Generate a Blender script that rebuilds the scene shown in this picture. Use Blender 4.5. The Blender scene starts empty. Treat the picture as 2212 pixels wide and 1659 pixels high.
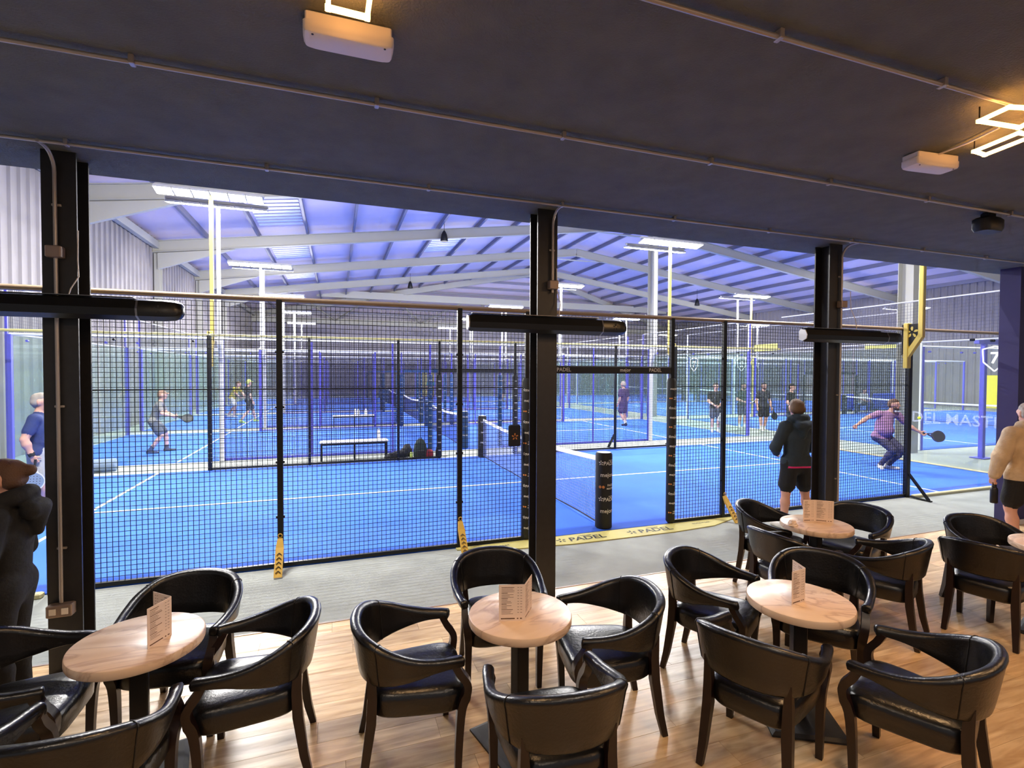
import bpy, math, random
import numpy as np
from mathutils import Vector, Matrix

random.seed(7)
PI = math.pi
scene = bpy.context.scene
C = scene.collection

# ------------------------------------------------------------------ camera, world, exposure
cam_d = bpy.data.cameras.new('camera')
cam_d.sensor_width = 36.0
cam_d.lens = 36.0 * 1087.0 / 2212.0
cam_d.clip_start = 0.05
cam_d.clip_end = 300
cam = bpy.data.objects.new('camera', cam_d)
C.objects.link(cam)
cam.location = (-3.42, -6.0, 2.15)
YAW, PITCH, ROLL = 0.3362, -0.0227, -0.0041
_f = Vector((math.sin(YAW) * math.cos(PITCH), math.cos(YAW) * math.cos(PITCH), math.sin(PITCH)))
_r0 = Vector((math.cos(YAW), -math.sin(YAW), 0))
_d0 = _f.cross(_r0)
_r = _r0 * math.cos(ROLL) + _d0 * math.sin(ROLL)
_d = _d0 * math.cos(ROLL) - _r0 * math.sin(ROLL)
cam.rotation_euler = Matrix((_r, -_d, -_f)).transposed().to_euler()
scene.camera = cam

world = bpy.data.worlds.new('world')
scene.world = world
world.use_nodes = True
bg = world.node_tree.nodes['Background']
bg.inputs[0].default_value = (0.92, 0.93, 1.0, 1)
bg.inputs[1].default_value = 0.27

scene.view_settings.view_transform = 'Standard'
scene.view_settings.look = 'None'
scene.view_settings.gamma = 1.0
scene.view_settings.use_curve_mapping = False
scene.view_settings.exposure = 0.0
cy = scene.cycles
cy.max_bounces, cy.diffuse_bounces, cy.glossy_bounces, cy.transmission_bounces = 5, 3, 2, 1
cy.transparent_max_bounces = 24
cy.caustics_reflective = cy.caustics_refractive = False
cy.use_adaptive_sampling = True
cy.adaptive_threshold = 0.08
cy.adaptive_min_samples = 12
FLOOD_W = 750.0          # watts of each court floodlight
CAFE_W = 30.0            # watts of each warm ceiling light shape in the cafe


# ------------------------------------------------------------------ materials
def lin(c):
    out = []
    for v in c[:3]:
        v = v / 255.0
        out.append(v / 12.92 if v <= 0.04045 else ((v + 0.055) / 1.055) ** 2.4)
    return (out[0], out[1], out[2], 1.0)


MATS = {}


def mat(name, rgb, rough=0.5, metal=0.0, var=0.0, scale=8.0, bump=0.0, bscale=60.0, emit=None, estr=0.0, spec=0.5, stretch=None, coat=0.0):
    if name in MATS:
        return MATS[name]
    m = bpy.data.materials.new(name)
    m.use_nodes = True
    nt = m.node_tree
    p = nt.nodes['Principled BSDF']
    p.inputs['Base Color'].default_value = lin(rgb)
    p.inputs['Roughness'].default_value = rough
    p.inputs['Metallic'].default_value = metal
    p.inputs['Specular IOR Level'].default_value = spec
    p.inputs['Coat Weight'].default_value = coat
    tc = None
    if var > 0 or bump > 0:
        tc = nt.nodes.new('ShaderNodeTexCoord')
        mp = nt.nodes.new('ShaderNodeMapping')
        if stretch:
            mp.inputs['Scale'].default_value = stretch
        nt.links.new(tc.outputs['Object'], mp.inputs['Vector'])
    if var > 0:
        n = nt.nodes.new('ShaderNodeTexNoise')
        n.inputs['Scale'].default_value = scale
        n.inputs['Detail'].default_value = 5
        nt.links.new(mp.outputs['Vector'], n.inputs['Vector'])
        r = nt.nodes.new('ShaderNodeValToRGB')
        c = lin(rgb)
        r.color_ramp.elements[0].position = 0.3
        r.color_ramp.elements[1].position = 0.7
        r.color_ramp.elements[0].color = tuple(max(0, x * (1 - var)) for x in c[:3]) + (1,)
        r.color_ramp.elements[1].color = tuple(min(1, x * (1 + var)) for x in c[:3]) + (1,)
        nt.links.new(n.outputs['Fac'], r.inputs['Fac'])
        nt.links.new(r.outputs['Color'], p.inputs['Base Color'])
    if bump > 0:
        n2 = nt.nodes.new('ShaderNodeTexNoise')
        n2.inputs['Scale'].default_value = bscale
        n2.inputs['Detail'].default_value = 3
        nt.links.new(mp.outputs['Vector'], n2.inputs['Vector'])
        b = nt.nodes.new('ShaderNodeBump')
        b.inputs['Strength'].default_value = bump
        b.inputs['Distance'].default_value = 0.01
        nt.links.new(n2.outputs['Fac'], b.inputs['Height'])
        nt.links.new(b.outputs['Normal'], p.inputs['Normal'])
    if emit:
        p.inputs['Emission Color'].default_value = lin(emit)
        p.inputs['Emission Strength'].default_value = estr
    MATS[name] = m
    return m


def glass_mat(name, tint, refl=1.0, haze=0.0, hcol=(200, 215, 210)):
    m = bpy.data.materials.new(name)
    m.use_nodes = True
    nt = m.node_tree
    for n in list(nt.nodes):
        nt.nodes.remove(n)
    out = nt.nodes.new('ShaderNodeOutputMaterial')
    tr = nt.nodes.new('ShaderNodeBsdfTransparent')
    tr.inputs['Color'].default_value = lin(tint)
    gl = nt.nodes.new('ShaderNodeBsdfGlossy')
    gl.inputs['Roughness'].default_value = 0.03
    lw = nt.nodes.new('ShaderNodeLayerWeight')
    lw.inputs['Blend'].default_value = 0.5
    pw = nt.nodes.new('ShaderNodeMath')
    pw.operation = 'POWER'
    pw.inputs[1].default_value = 4.0
    nt.links.new(lw.outputs['Facing'], pw.inputs[0])
    mu = nt.nodes.new('ShaderNodeMath')
    mu.operation = 'MULTIPLY_ADD'
    mu.inputs[1].default_value = refl
    mu.inputs[2].default_value = 0.025
    nt.links.new(pw.outputs[0], mu.inputs[0])
    mx = nt.nodes.new('ShaderNodeMixShader')
    nt.links.new(mu.outputs[0], mx.inputs['Fac'])
    nt.links.new(tr.outputs[0], mx.inputs[1])
    nt.links.new(gl.outputs[0], mx.inputs[2])
    last = mx
    if haze > 0:      # a little flat diffuse colour mixed over the pane
        df = nt.nodes.new('ShaderNodeBsdfDiffuse')
        df.inputs['Color'].default_value = lin(hcol)
        m2 = nt.nodes.new('ShaderNodeMixShader')
        m2.inputs['Fac'].default_value = haze
        nt.links.new(mx.outputs[0], m2.inputs[1])
        nt.links.new(df.outputs[0], m2.inputs[2])
        last = m2
    nt.links.new(last.outputs[0], out.inputs['Surface'])
    MATS[name] = m
    return m


def wood_mat():
    m = bpy.data.materials.new('oak_plank')
    m.use_nodes = True
    nt = m.node_tree
    p = nt.nodes['Principled BSDF']
    tc = nt.nodes.new('ShaderNodeTexCoord')
    oi = nt.nodes.new('ShaderNodeObjectInfo')
    add = nt.nodes.new('ShaderNodeVectorMath')
    add.operation = 'MULTIPLY_ADD'
    add.inputs[1].default_value = (1, 1, 1)
    cb = nt.nodes.new('ShaderNodeCombineXYZ')
    ml = nt.nodes.new('ShaderNodeMath')
    ml.operation = 'MULTIPLY'
    ml.inputs[1].default_value = 37.0
    nt.links.new(oi.outputs['Random'], ml.inputs[0])
    nt.links.new(ml.outputs[0], cb.inputs[0])
    nt.links.new(ml.outputs[0], cb.inputs[1])
    nt.links.new(tc.outputs['Object'], add.inputs[0])
    nt.links.new(cb.outputs[0], add.inputs[2])
    mp = nt.nodes.new('ShaderNodeMapping')
    mp.inputs['Scale'].default_value = (1.3, 11.0, 1.0)
    nt.links.new(add.outputs[0], mp.inputs['Vector'])
    n = nt.nodes.new('ShaderNodeTexNoise')
    n.inputs['Scale'].default_value = 2.2
    n.inputs['Detail'].default_value = 7
    n.inputs['Distortion'].default_value = 0.6
    nt.links.new(mp.outputs[0], n.inputs['Vector'])
    r = nt.nodes.new('ShaderNodeValToRGB')
    r.color_ramp.elements[0].position = 0.28
    r.color_ramp.elements[1].position = 0.72
    r.color_ramp.elements[0].color = lin((176, 140, 98))
    r.color_ramp.elements[1].color = lin((226, 196, 152))
    nt.links.new(n.outputs['Fac'], r.inputs['Fac'])
    hs = nt.nodes.new('ShaderNodeHueSaturation')
    mr = nt.nodes.new('ShaderNodeMapRange')
    mr.inputs['To Min'].default_value = 0.78
    mr.inputs['To Max'].default_value = 1.14
    nt.links.new(oi.outputs['Random'], mr.inputs['Value'])
    nt.links.new(mr.outputs[0], hs.inputs['Value'])
    nt.links.new(r.outputs[0], hs.inputs['Color'])
    nt.links.new(hs.outputs[0], p.inputs['Base Color'])
    p.inputs['Roughness'].default_value = 0.34
    MATS['oak_plank'] = m
    return m


def marble_mat():
    m = bpy.data.materials.new('cream_marble')
    m.use_nodes = True
    nt = m.node_tree
    p = nt.nodes['Principled BSDF']
    tc = nt.nodes.new('ShaderNodeTexCoord')
    oi = nt.nodes.new('ShaderNodeObjectInfo')
    ml = nt.nodes.new('ShaderNodeMath')
    ml.operation = 'MULTIPLY'
    ml.inputs[1].default_value = 11.0
    nt.links.new(oi.outputs['Random'], ml.inputs[0])
    ad = nt.nodes.new('ShaderNodeVectorMath')
    ad.operation = 'ADD'
    nt.links.new(tc.outputs['Object'], ad.inputs[0])
    nt.links.new(ml.outputs[0], ad.inputs[1])
    mp = nt.nodes.new('ShaderNodeMapping')
    mp.inputs['Rotation'].default_value = (0.2, 0.1, 0.7)
    mp.inputs['Scale'].default_value = (1.2, 3.6, 2.2)
    nt.links.new(ad.outputs[0], mp.inputs['Vector'])
    n = nt.nodes.new('ShaderNodeTexNoise')
    n.inputs['Scale'].default_value = 1.5
    n.inputs['Detail'].default_value = 8
    n.inputs['Distortion'].default_value = 1.4
    nt.links.new(mp.outputs[0], n.inputs['Vector'])
    r = nt.nodes.new('ShaderNodeValToRGB')
    e = r.color_ramp.elements
    e[0].position = 0.30
    e[0].color = lin((222, 196, 172))
    e[1].position = 0.72
    e[1].color = lin((214, 184, 158))
    a = e.new(0.47)
    a.color = lin((216, 188, 162))
    a = e.new(0.51)
    a.color = lin((190, 160, 138))
    a = e.new(0.56)
    a.color = lin((224, 200, 178))
    nt.links.new(n.outputs['Fac'], r.inputs['Fac'])
    nt.links.new(r.outputs[0], p.inputs['Base Color'])
    p.inputs['Roughness'].default_value = 0.32
    MATS['cream_marble'] = m
    return m


wood_mat()
marble_mat()
mat('cafe_subfloor', (120, 90, 62), 0.5)
mat('walk_carpet', (146, 150, 146), 0.95, var=0.10, scale=3.0, bump=0.3, bscale=220)
mat('hall_carpet', (160, 166, 160), 0.95, var=0.06, scale=2.0, bump=0.3, bscale=160)
mat('court_blue', (48, 106, 228), 0.9, var=0.13, scale=0.9, bump=0.25, bscale=240)
mat('line_white', (245, 247, 250), 0.8)
mat('ceiling_paint', (98, 100, 92), 0.85, var=0.12, scale=5.0, bump=0.5, bscale=90)
mat('fascia_paint', (50, 52, 66), 0.8)
mat('column_paint', (36, 35, 37), 0.42, var=0.15, scale=20)
mat('steel_conduit', (176, 168, 162), 0.36, 0.45)
mat('box_steel', (150, 132, 122), 0.45, 0.5)
mat('leather', (11, 11, 14), 0.31, var=0.25, scale=14, bump=0.16, bscale=70, spec=0.62)
mat('leather_seam', (12, 12, 13), 0.5)
mat('dark_wood', (30, 15, 12), 0.36, var=0.3, scale=9, stretch=(6, 6, 1))
mat('black_metal', (20, 20, 21), 0.5, 0.2)
mat('black_plate', (34, 33, 34), 0.55, var=0.2, scale=12)
mat('fence_black', (15, 16, 18), 0.45, 0.3)
mat('wire_black', (13, 14, 17), 0.5, 0.3)
mat('wire_blue', (42, 44, 68), 0.5, 0.3)
mat('pad_black', (22, 21, 21), 0.7)
mat('pad_blue', (22, 62, 110), 0.6)
mat('print_white', (220, 216, 208), 0.7)
mat('print_gold', (196, 122, 58), 0.7)
mat('print_black', (26, 25, 18), 0.7)
mat('gold_rail_dim', (150, 128, 104), 0.36, 0.45)  # gold rail's unlit side, browned by warm cafe light, put into its colour
mat('gold_paint', (212, 188, 92), 0.45, 0.1)
mat('white_paint', (232, 232, 235), 0.5)
mat('violet_paint', (84, 82, 196), 0.5)
mat('kerb_cream', (186, 178, 138), 0.75, var=0.06)
mat('sill_gold', (178, 168, 98), 0.7, var=0.05)
mat('brace_gold', (188, 148, 52), 0.65)
mat('rail_grey', (168, 168, 172), 0.5)
mat('net_foot', (36, 36, 44), 0.8)
mat('net_band', (240, 240, 242), 0.8)
mat('net_cord', (34, 40, 80), 0.8)
mat('net_cord_lit', (122, 138, 184), 0.8)  # near net's cords painted paler to show how they catch the light
mat('rail_gold', (200, 188, 122), 0.45)
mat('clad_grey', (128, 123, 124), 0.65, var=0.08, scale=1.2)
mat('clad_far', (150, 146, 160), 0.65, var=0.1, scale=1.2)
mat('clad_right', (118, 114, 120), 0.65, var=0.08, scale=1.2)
mat('roof_lilac', (196, 182, 196), 0.7, var=0.04, scale=0.5)
mat('roof_light', (226, 230, 255), 0.5)
mat('frame_white', (158, 157, 150), 0.6)
mat('purlin_grey', (112, 112, 132), 0.6, 0.2)
mat('lamp_housing', (190, 190, 190), 0.4, 0.4)
mat('lamp_led', (255, 255, 255), 0.4, emit=(255, 252, 242), estr=20.0)
MATS['lamp_led'].cycles.emission_sampling = 'NONE'     # the area lamp inside each head carries the light
mat('neon_warm', (255, 236, 200), 0.4, emit=(255, 178, 92), estr=16.0)
mat('fitting_white', (232, 224, 216), 0.5)
mat('heater_black', (24, 24, 25), 0.32, 0.3)
mat('heater_top', (140, 140, 142), 0.3, 0.8)
mat('navy_wall', (54, 50, 98), 0.7, var=0.06, scale=3)
mat('skirting', (224, 222, 220), 0.5)
mat('menu_paper', (226, 206, 192), 0.75)
mat('menu_kraft', (206, 162, 118), 0.8, var=0.08, scale=30)
mat('menu_ink', (120, 96, 82), 0.8)
mat('menu_ink_dark', (92, 62, 40), 0.8)
mat('bench_white', (236, 236, 240), 0.5)
mat('bag_black', (26, 27, 32), 0.75)
mat('bag_green', (34, 52, 46), 0.75)
mat('bag_red', (150, 28, 48), 0.65)
mat('bottle_white', (240, 240, 240), 0.35)
mat('bottle_black', (28, 28, 32), 0.4, 0.3)
mat('bottle_lime', (190, 210, 110), 0.4)
mat('door_yellow', (226, 216, 40), 0.5)
mat('board_yellow', (212, 206, 110), 0.7)
mat('ball_lime', (206, 232, 40), 0.85)
mat('towel_grey', (126, 142, 160), 0.9)
mat('barrier_blue', (36, 62, 190), 0.6)
glass_mat('court_glass', (252, 254, 253), 0.3, 0.012)
glass_mat('court_glass_green', (246, 252, 249), 0.3, 0.035, (165, 195, 185))


# ------------------------------------------------------------------ mesh helpers
class MB:
    def __init__(s):
        s.v, s.f, s.m = [], [], []
        s.mi = 0

    def add(s, vs, fs):
        o = len(s.v)
        s.v += [tuple(v) for v in vs]
        s.f += [tuple(i + o for i in f) for f in fs]
        s.m += [s.mi] * len(fs)
        return s

    def box(s, x0, x1, y0, y1, z0, z1):
        return s.add([(x0, y0, z0), (x1, y0, z0), (x1, y1, z0), (x0, y1, z0), (x0, y0, z1), (x1, y0, z1), (x1, y1, z1), (x0, y1, z1)],
                     [(0, 3, 2, 1), (4, 5, 6, 7), (0, 1, 5, 4), (1, 2, 6, 5), (2, 3, 7, 6), (3, 0, 4, 7)])

    def bbox(s, x0, x1, y0, y1, z0, z1, b=0.01):
        """box with chamfered edges"""
        P, F = [], []
        for zz, ins in ((z0, b), (z0 + b, 0), (z1 - b, 0), (z1, b)):
            a0, a1, c0, c1 = x0 + ins, x1 - ins, y0 + ins, y1 - ins
            P += [(a0 + b, c0, zz), (a1 - b, c0, zz), (a1, c0 + b, zz), (a1, c1 - b, zz), (a1 - b, c1, zz), (a0 + b, c1, zz), (a0, c1 - b, zz), (a0, c0 + b, zz)]
        for k in range(3):
            for i in range(8):
                j = (i + 1) % 8
                F.append((k * 8 + i, k * 8 + j, k * 8 + 8 + j, k * 8 + 8 + i))
        F.append(tuple(reversed(range(8))))
        F.append(tuple(range(24, 32)))
        return s.add(P, F)

    def bar(s, a, b, w, h=None, up=(0, 0, 1)):
        """rectangular bar from a to b, w across, h along up"""
        h = h or w
        a, b = Vector(a), Vector(b)
        d = (b - a).normalized()
        u = Vector(up)
        if abs(d.dot(u)) > 0.98:
            u = Vector((0, 1, 0))
        x = d.cross(u).normalized()
        y = x.cross(d).normalized()
        P = []
        for q in (a, b):
            for sx, sy in ((-1, -1), (1, -1), (1, 1), (-1, 1)):
                P.append(q + x * (sx * w / 2) + y * (sy * h / 2))
        return s.add(P, [(3, 2, 1, 0), (4, 5, 6, 7), (0, 1, 5, 4), (1, 2, 6, 5), (2, 3, 7, 6), (3, 0, 4, 7)])

    def tube(s, pts, r, n=10, cap=True, rect=None):
        """tube through pts; r number or list; rect=(w,h) list for a rectangular section"""
        pts = [Vector(p) for p in pts]
        k = len(pts)
        rs = r if isinstance(r, (list, tuple)) else [r] * k
        P, F = [], []
        prev = None
        for i, p in enumerate(pts):
            d = (pts[min(i + 1, k - 1)] - pts[max(i - 1, 0)]).normalized()
            if prev is None:
                u = Vector((0, 0, 1)) if abs(d.z) < 0.9 else Vector((1, 0, 0))
                x = d.cross(u).normalized()
            else:
                x = (prev - d * prev.dot(d)).normalized()
            prev = x
            y = d.cross(x)
            if rect:
                w, h = rect[i]
                for sx, sy in ((-1, -1), (1, -1), (1, 1), (-1, 1)):
                    P.append(p + x * (sx * w / 2) + y * (sy * h / 2))
            else:
                for j in range(n):
                    a = 2 * PI * j / n
                    P.append(p + (x * math.cos(a) + y * math.sin(a)) * rs[i])
        if rect:
            n = 4
        for i in range(k - 1):
            for j in range(n):
                j2 = (j + 1) % n
                F.append((i * n + j, i * n + j2, (i + 1) * n + j2, (i + 1) * n + j))
        if cap:
            F.append(tuple(reversed(range(n))))
            F.append(tuple(range((k - 1) * n, k * n)))
        return s.add(P, F)

    def cyl(s, c, r, z0, z1, n=20, r2=None):
        r2 = r if r2 is None else r2
        return s.tube([(c[0], c[1], z0), (c[0], c[1], z1)], [r, r2], n)

    def lathe(s, prof, n=24, c=(0, 0, 0)):
        P, F = [], []
        for r, z in prof:
            for j in range(n):
                a = 2 * PI * j / n
                P.append((c[0] + r * math.cos(a), c[1] + r * math.sin(a), c[2] + z))
        for i in range(len(prof) - 1):
            for j in range(n):
                j2 = (j + 1) % n
                F.append((i * n + j, i * n + j2, (i + 1) * n + j2, (i + 1) * n + j))
        F.append(tuple(reversed(range(n))))
        F.append(tuple(range((len(prof) - 1) * n, len(prof) * n)))
        return s.add(P, F)

    def loft(s, secs, closed=True, cap=True):
        n = len(secs[0])
        P = [p for sec in secs for p in sec]
        F = []
        for i in range(len(secs) - 1):
            for j in range(n if closed else n - 1):
                j2 = (j + 1) % n
                F.append((i * n + j, i * n + j2, (i + 1) * n + j2, (i + 1) * n + j))
        if cap:
            F.append(tuple(reversed(range(n))))
            F.append(tuple(range((len(secs) - 1) * n, len(secs) * n)))
        return s.add(P, F)

    def prism(s, poly, axis_fn, h):
        """poly list of 2d points; axis_fn(u,v,w)->3d; h thickness"""
        n = len(poly)
        P = [axis_fn(u, v, 0) for u, v in poly] + [axis_fn(u, v, h) for u, v in poly]
        F = [tuple(reversed(range(n))), tuple(range(n, 2 * n))]
        for i in range(n):
            j = (i + 1) % n
            F.append((i, j, n + j, n + i))
        return s.add(P, F)

    def ell(s, c, r, n=12, m=8):
        P, F = [], []
        for i in range(m + 1):
            t = PI * i / m
            for j in range(n):
                a = 2 * PI * j / n
                P.append((c[0] + r[0] * math.sin(t) * math.cos(a), c[1] + r[1] * math.sin(t) * math.sin(a), c[2] + r[2] * math.cos(t)))
        for i in range(m):
            for j in range(n):
                j2 = (j + 1) % n
                F.append((i * n + j, (i + 1) * n + j, (i + 1) * n + j2, i * n + j2))
        return s.add(P, F)

    def mesh(s, name, mats, smooth=False):
        me = bpy.data.meshes.new(name)
        me.from_pydata([tuple(v) for v in s.v], [], s.f)
        for m in (mats if isinstance(mats, (list, tuple)) else [mats]):
            me.materials.append(MATS[m] if isinstance(m, str) else m)
        if len(set(s.m)) > 1:
            me.polygons.foreach_set('material_index', s.m)
        if smooth:
            me.polygons.foreach_set('use_smooth', [True] * len(me.polygons))
            try:
                me.set_sharp_from_angle(angle=math.radians(smooth if smooth is not True else 40))
            except Exception:
                pass
        me.update()
        return me

    def build(s, name, mats, parent=None, loc=(0, 0, 0), rz=0.0, smooth=False):
        o = put(name, s.mesh(name, mats, smooth), parent, loc, rz)
        if name in ('print', 'text_lines', 'holes', 'arrow_print', 'netting', 'word_print', 'shield_print', 'emblem'):
            o['kind'] = 'stuff'      # fine print and cords, joined
        return o


def put(name, me, parent=None, loc=(0, 0, 0), rz=0.0):
    o = bpy.data.objects.new(name, me)
    C.objects.link(o)
    o.location = loc
    o.rotation_euler = (0, 0, rz)
    if parent:
        o.parent = parent
    return o


def tag(o, label=None, cat=None, group=None, kind=None):
    if label:
        o['label'] = label
    if cat:
        o['category'] = cat
    if group:
        o['group'] = group
    if kind:
        o['kind'] = kind
    return o


def thing(name, label, cat, loc=(0, 0, 0), rz=0.0, group=None):
    o = bpy.data.objects.new(name, None)
    C.objects.link(o)
    o.empty_display_size = 0.1
    o.location = loc
    o.rotation_euler = (0, 0, rz)
    return tag(o, label, cat, group)


def struct(o, label=None):
    o['kind'] = 'structure'
    if label:
        o['label'] = label
    return o


def copy_tree(o, parent=None):
    c = o.copy()
    C.objects.link(c)
    c.parent = parent
    for ch in o.children:
        copy_tree(ch, c)
    return c


def area_light(name, loc, direction, sx, sy, watts, rgb, spread=PI, parent=None):
    l = bpy.data.lights.new(name, 'AREA')
    l.shape = 'RECTANGLE'
    l.size, l.size_y = sx, sy
    l.energy = watts
    l.color = rgb
    l.spread = spread
    o = bpy.data.objects.new(name, l)
    C.objects.link(o)
    o.location = loc
    o.rotation_euler = Vector(direction).to_track_quat('-Z', 'Y').to_euler()
    if parent:
        o.parent = parent
    return o


_TXT = {}


def text_geo(txt, bold=0.0, shear=0.0):
    """flat triangulated glyphs of a word: (verts xy at size 1, faces)"""
    key = (txt, bold, shear)
    if key in _TXT:
        return _TXT[key]
    cu = bpy.data.curves.new('word', 'FONT')
    cu.body = txt
    cu.size = 1.0
    cu.offset = bold
    cu.shear = shear
    cu.align_x = 'CENTER'
    cu.align_y = 'CENTER'
    cu.resolution_u = 2
    ob = bpy.data.objects.new('word', cu)
    C.objects.link(ob)
    dg = bpy.context.evaluated_depsgraph_get()
    me = bpy.data.meshes.new_from_object(ob.evaluated_get(dg))
    vs = [(v.co.x, v.co.y) for v in me.vertices]
    fs = [tuple(p.vertices) for p in me.polygons]
    bpy.data.objects.remove(ob)
    bpy.data.curves.remove(cu)
    bpy.data.meshes.remove(me)
    _TXT[key] = (vs, fs)
    return _TXT[key]


def text_on(mb, txt, size, fn, bold=0.012, shear=0.0, sx=1.0):
    vs, fs = text_geo(txt, bold, shear)
    mb.add([fn(x * size * sx, y * size) for x, y in vs], fs)


def flower(mb, fn, r):
    """five-petal star emblem in a plane"""
    for k in range(5):
        a = PI / 2 + 2 * PI * k / 5
        poly = []
        for t in range(8):
            b = 2 * PI * t / 8
            u = 0.62 * r + 0.38 * r * math.cos(b)
            v = 0.2 * r * math.sin(b) * (1.15 if math.cos(b) > 0 else 0.8)
            poly.append((u * math.cos(a) - v * math.sin(a), u * math.sin(a) + v * math.cos(a)))
        mb.add([fn(x, y) for x, y in poly], [tuple(range(8))])


# ------------------------------------------------------------------ the setting: floors
fl = struct(MB().box(-7.2, 7.6, -9.0, -1.45, -0.12, -0.012).build('floor', 'cafe_subfloor'), 'oak plank floor of the cafe')
PL, PW = 1.22, 0.185
plank_me = MB().bbox(0.0006, PL - 0.0006, 0.0005, PW - 0.0005, -0.012, 0.0, 0.0008).mesh('plank', 'oak_plank')
rows = 21
for r in range(rows):
    y = -1.45 - (r + 1) * PW
    off = (r * 0.437) % 1.0 * PL
    x = -5.9 - off
    while x < 6.3:
        # only the stretch of each row that lies in front of the camera
        near = -3.42 + (-6.0 - y) * -0.35
        if x + PL > near - 3.6 - 0.6 * (y + 6) * 0.4 and x < 6.1 and (r < 12 or x < 3.2):
            put('plank', plank_me, fl, (x, y, 0.0))
        x += PL
struct(MB().box(-14, 14, -1.45, -0.02, -0.12, 0.0).build('floor_walkway', 'walk_carpet'), 'grey carpet walkway beside the court')
struct(MB().box(-14, 14, -0.02, 1, -0.13, -0.008).box(-11.2, 36.2, 1, 48.2, -0.13, -0.008).build('floor_hall', 'hall_carpet'), 'pale grey carpet of the sports hall')
struct(MB().box(-7.2, 7.6, -1.462, -1.445, -0.02, 0.004).build('trim_1', 'box_steel'), 'thin metal strip between plank floor and carpet')

# cafe ceiling with its front edge over the opening
struct(MB().box(-14, 7.6, -9.0, -1.17, 3.68, 3.80).build('ceiling', 'ceiling_paint'), 'dark painted cafe ceiling')
struct(MB().box(-14, 7.6, -1.30, -1.17, 3.80, 4.60).build('trim_2', 'fascia_paint'), 'dark fascia above the cafe opening')
# navy pier at the right end of the opening
wr = struct(MB().box(5.74, 8.2, -1.62, -1.38, 0.0, 3.68).build('wall_right', 'navy_wall'), 'navy pier at the right end of the cafe opening')
struct(MB().bbox(5.74, 8.2, -1.645, -1.621, 0.0, 0.07, 0.004).build('baseboard_right', 'skirting'), 'white skirting under the navy pier')
ring = MB()
for k in range(11):
    a0, a1 = math.radians(50 + k * 25.5), math.radians(50 + (k + 1) * 25.5)
    ring.bar((0.075 * math.cos(a0), 0, 0.075 * math.sin(a0)), (0.075 * math.cos(a1), 0, 0.075 * math.sin(a1)), 0.016, 0.016)
ring.bar((-0.06, 0, 0.0), (-0.01, 0, 0.0), 0.014)
o = ring.build('wall_letter', 'skirting', None, (5.89, -1.63, 3.42))
tag(o, 'white round outline letter fixed high on the navy pier', 'letter')


def corrugated(x_or_y, a, b, z0, z1, axis, pitch, depth, side):
    """ribbed sheet wall: ribs run upright"""
    mb = MB()
    n = int((b - a) / pitch)
    prof = []
    for i in range(n):
        s = a + i * pitch
        prof += [(s, 0), (s + pitch * 0.55, 0), (s + pitch * 0.68, depth), (s + pitch * 0.88, depth)]
    prof.append((b, 0))
    P, F = [], []
    for s, d in prof:
        for z in (z0, z1):
            P.append((x_or_y + side * d, s, z) if axis == 'x' else (s, x_or_y + side * d, z))
    for i in range(len(prof) - 1):
        F.append((2 * i, 2 * i + 2, 2 * i + 3, 2 * i + 1))
    mb.add(P, F)
    return mb


EZ, RZ, RX, XL, XR, YF, YH = 7.30, 10.59, 13.0, -11.0, 36.0, 48.0, 35.5
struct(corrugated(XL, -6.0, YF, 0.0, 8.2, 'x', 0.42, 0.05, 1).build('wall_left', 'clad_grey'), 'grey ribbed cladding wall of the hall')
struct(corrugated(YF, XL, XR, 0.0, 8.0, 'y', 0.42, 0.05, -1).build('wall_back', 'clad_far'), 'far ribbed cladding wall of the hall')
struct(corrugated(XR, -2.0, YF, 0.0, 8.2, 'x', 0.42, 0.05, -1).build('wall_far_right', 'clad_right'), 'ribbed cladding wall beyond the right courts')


def zroof(x):
    return EZ + 0.137 * (x - XL) if x <= RX else RZ - 0.137 * (x - RX)


# roof sheets: two long slopes and a hipped far end
RS = 0.74
rf = MB()
rf.add([(XL, -6, EZ + RS), (RX, -6, RZ + RS), (RX, YH, RZ + RS), (XL, YF, EZ + RS)], [(0, 3, 2, 1)])
rf.add([(RX, -6, RZ + RS), (XR, -6, zroof(XR) + RS), (XR, YF, zroof(XR) + RS), (RX, YH, RZ + RS)], [(0, 3, 2, 1)])
rf.add([(XL, YF, EZ + RS), (RX, YH, RZ + RS), (XR, YF, zroof(XR) + RS)], [(0, 2, 1)])
roof = struct(rf.build('ceiling_hall', 'roof_lilac'), 'lilac blue sheeted hall roof')


def hip_y(x):
    return YF - (x - XL) * (YF - YH) / (RX - XL) if x <= RX else YF - (XR - x) * (YF - YH) / (XR - RX)


x = -0.48 - 2.1 * 4
while x < XR - 0.3:
    if abs(x - RX) > 0.4:
        z = zroof(x) + RS - 0.12
        MB().bar((x, -6, z), (x, hip_y(x) - 0.2, z), 0.1, 0.24).build('purlin', 'purlin_grey', roof)
    x += 2.1
for k in range(8):
    y = YF - 0.6 - k * 1.5
    t = (YF - y) / (YF - YH)
    z = EZ + RS - 0.12 + t * (RZ - EZ)
    MB().bar((XL + (RX - XL) * t, y, z), (XR - (XR - RX) * t, y, z), 0.075, 0.2).build('purlin', 'purlin_grey', roof)


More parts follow.
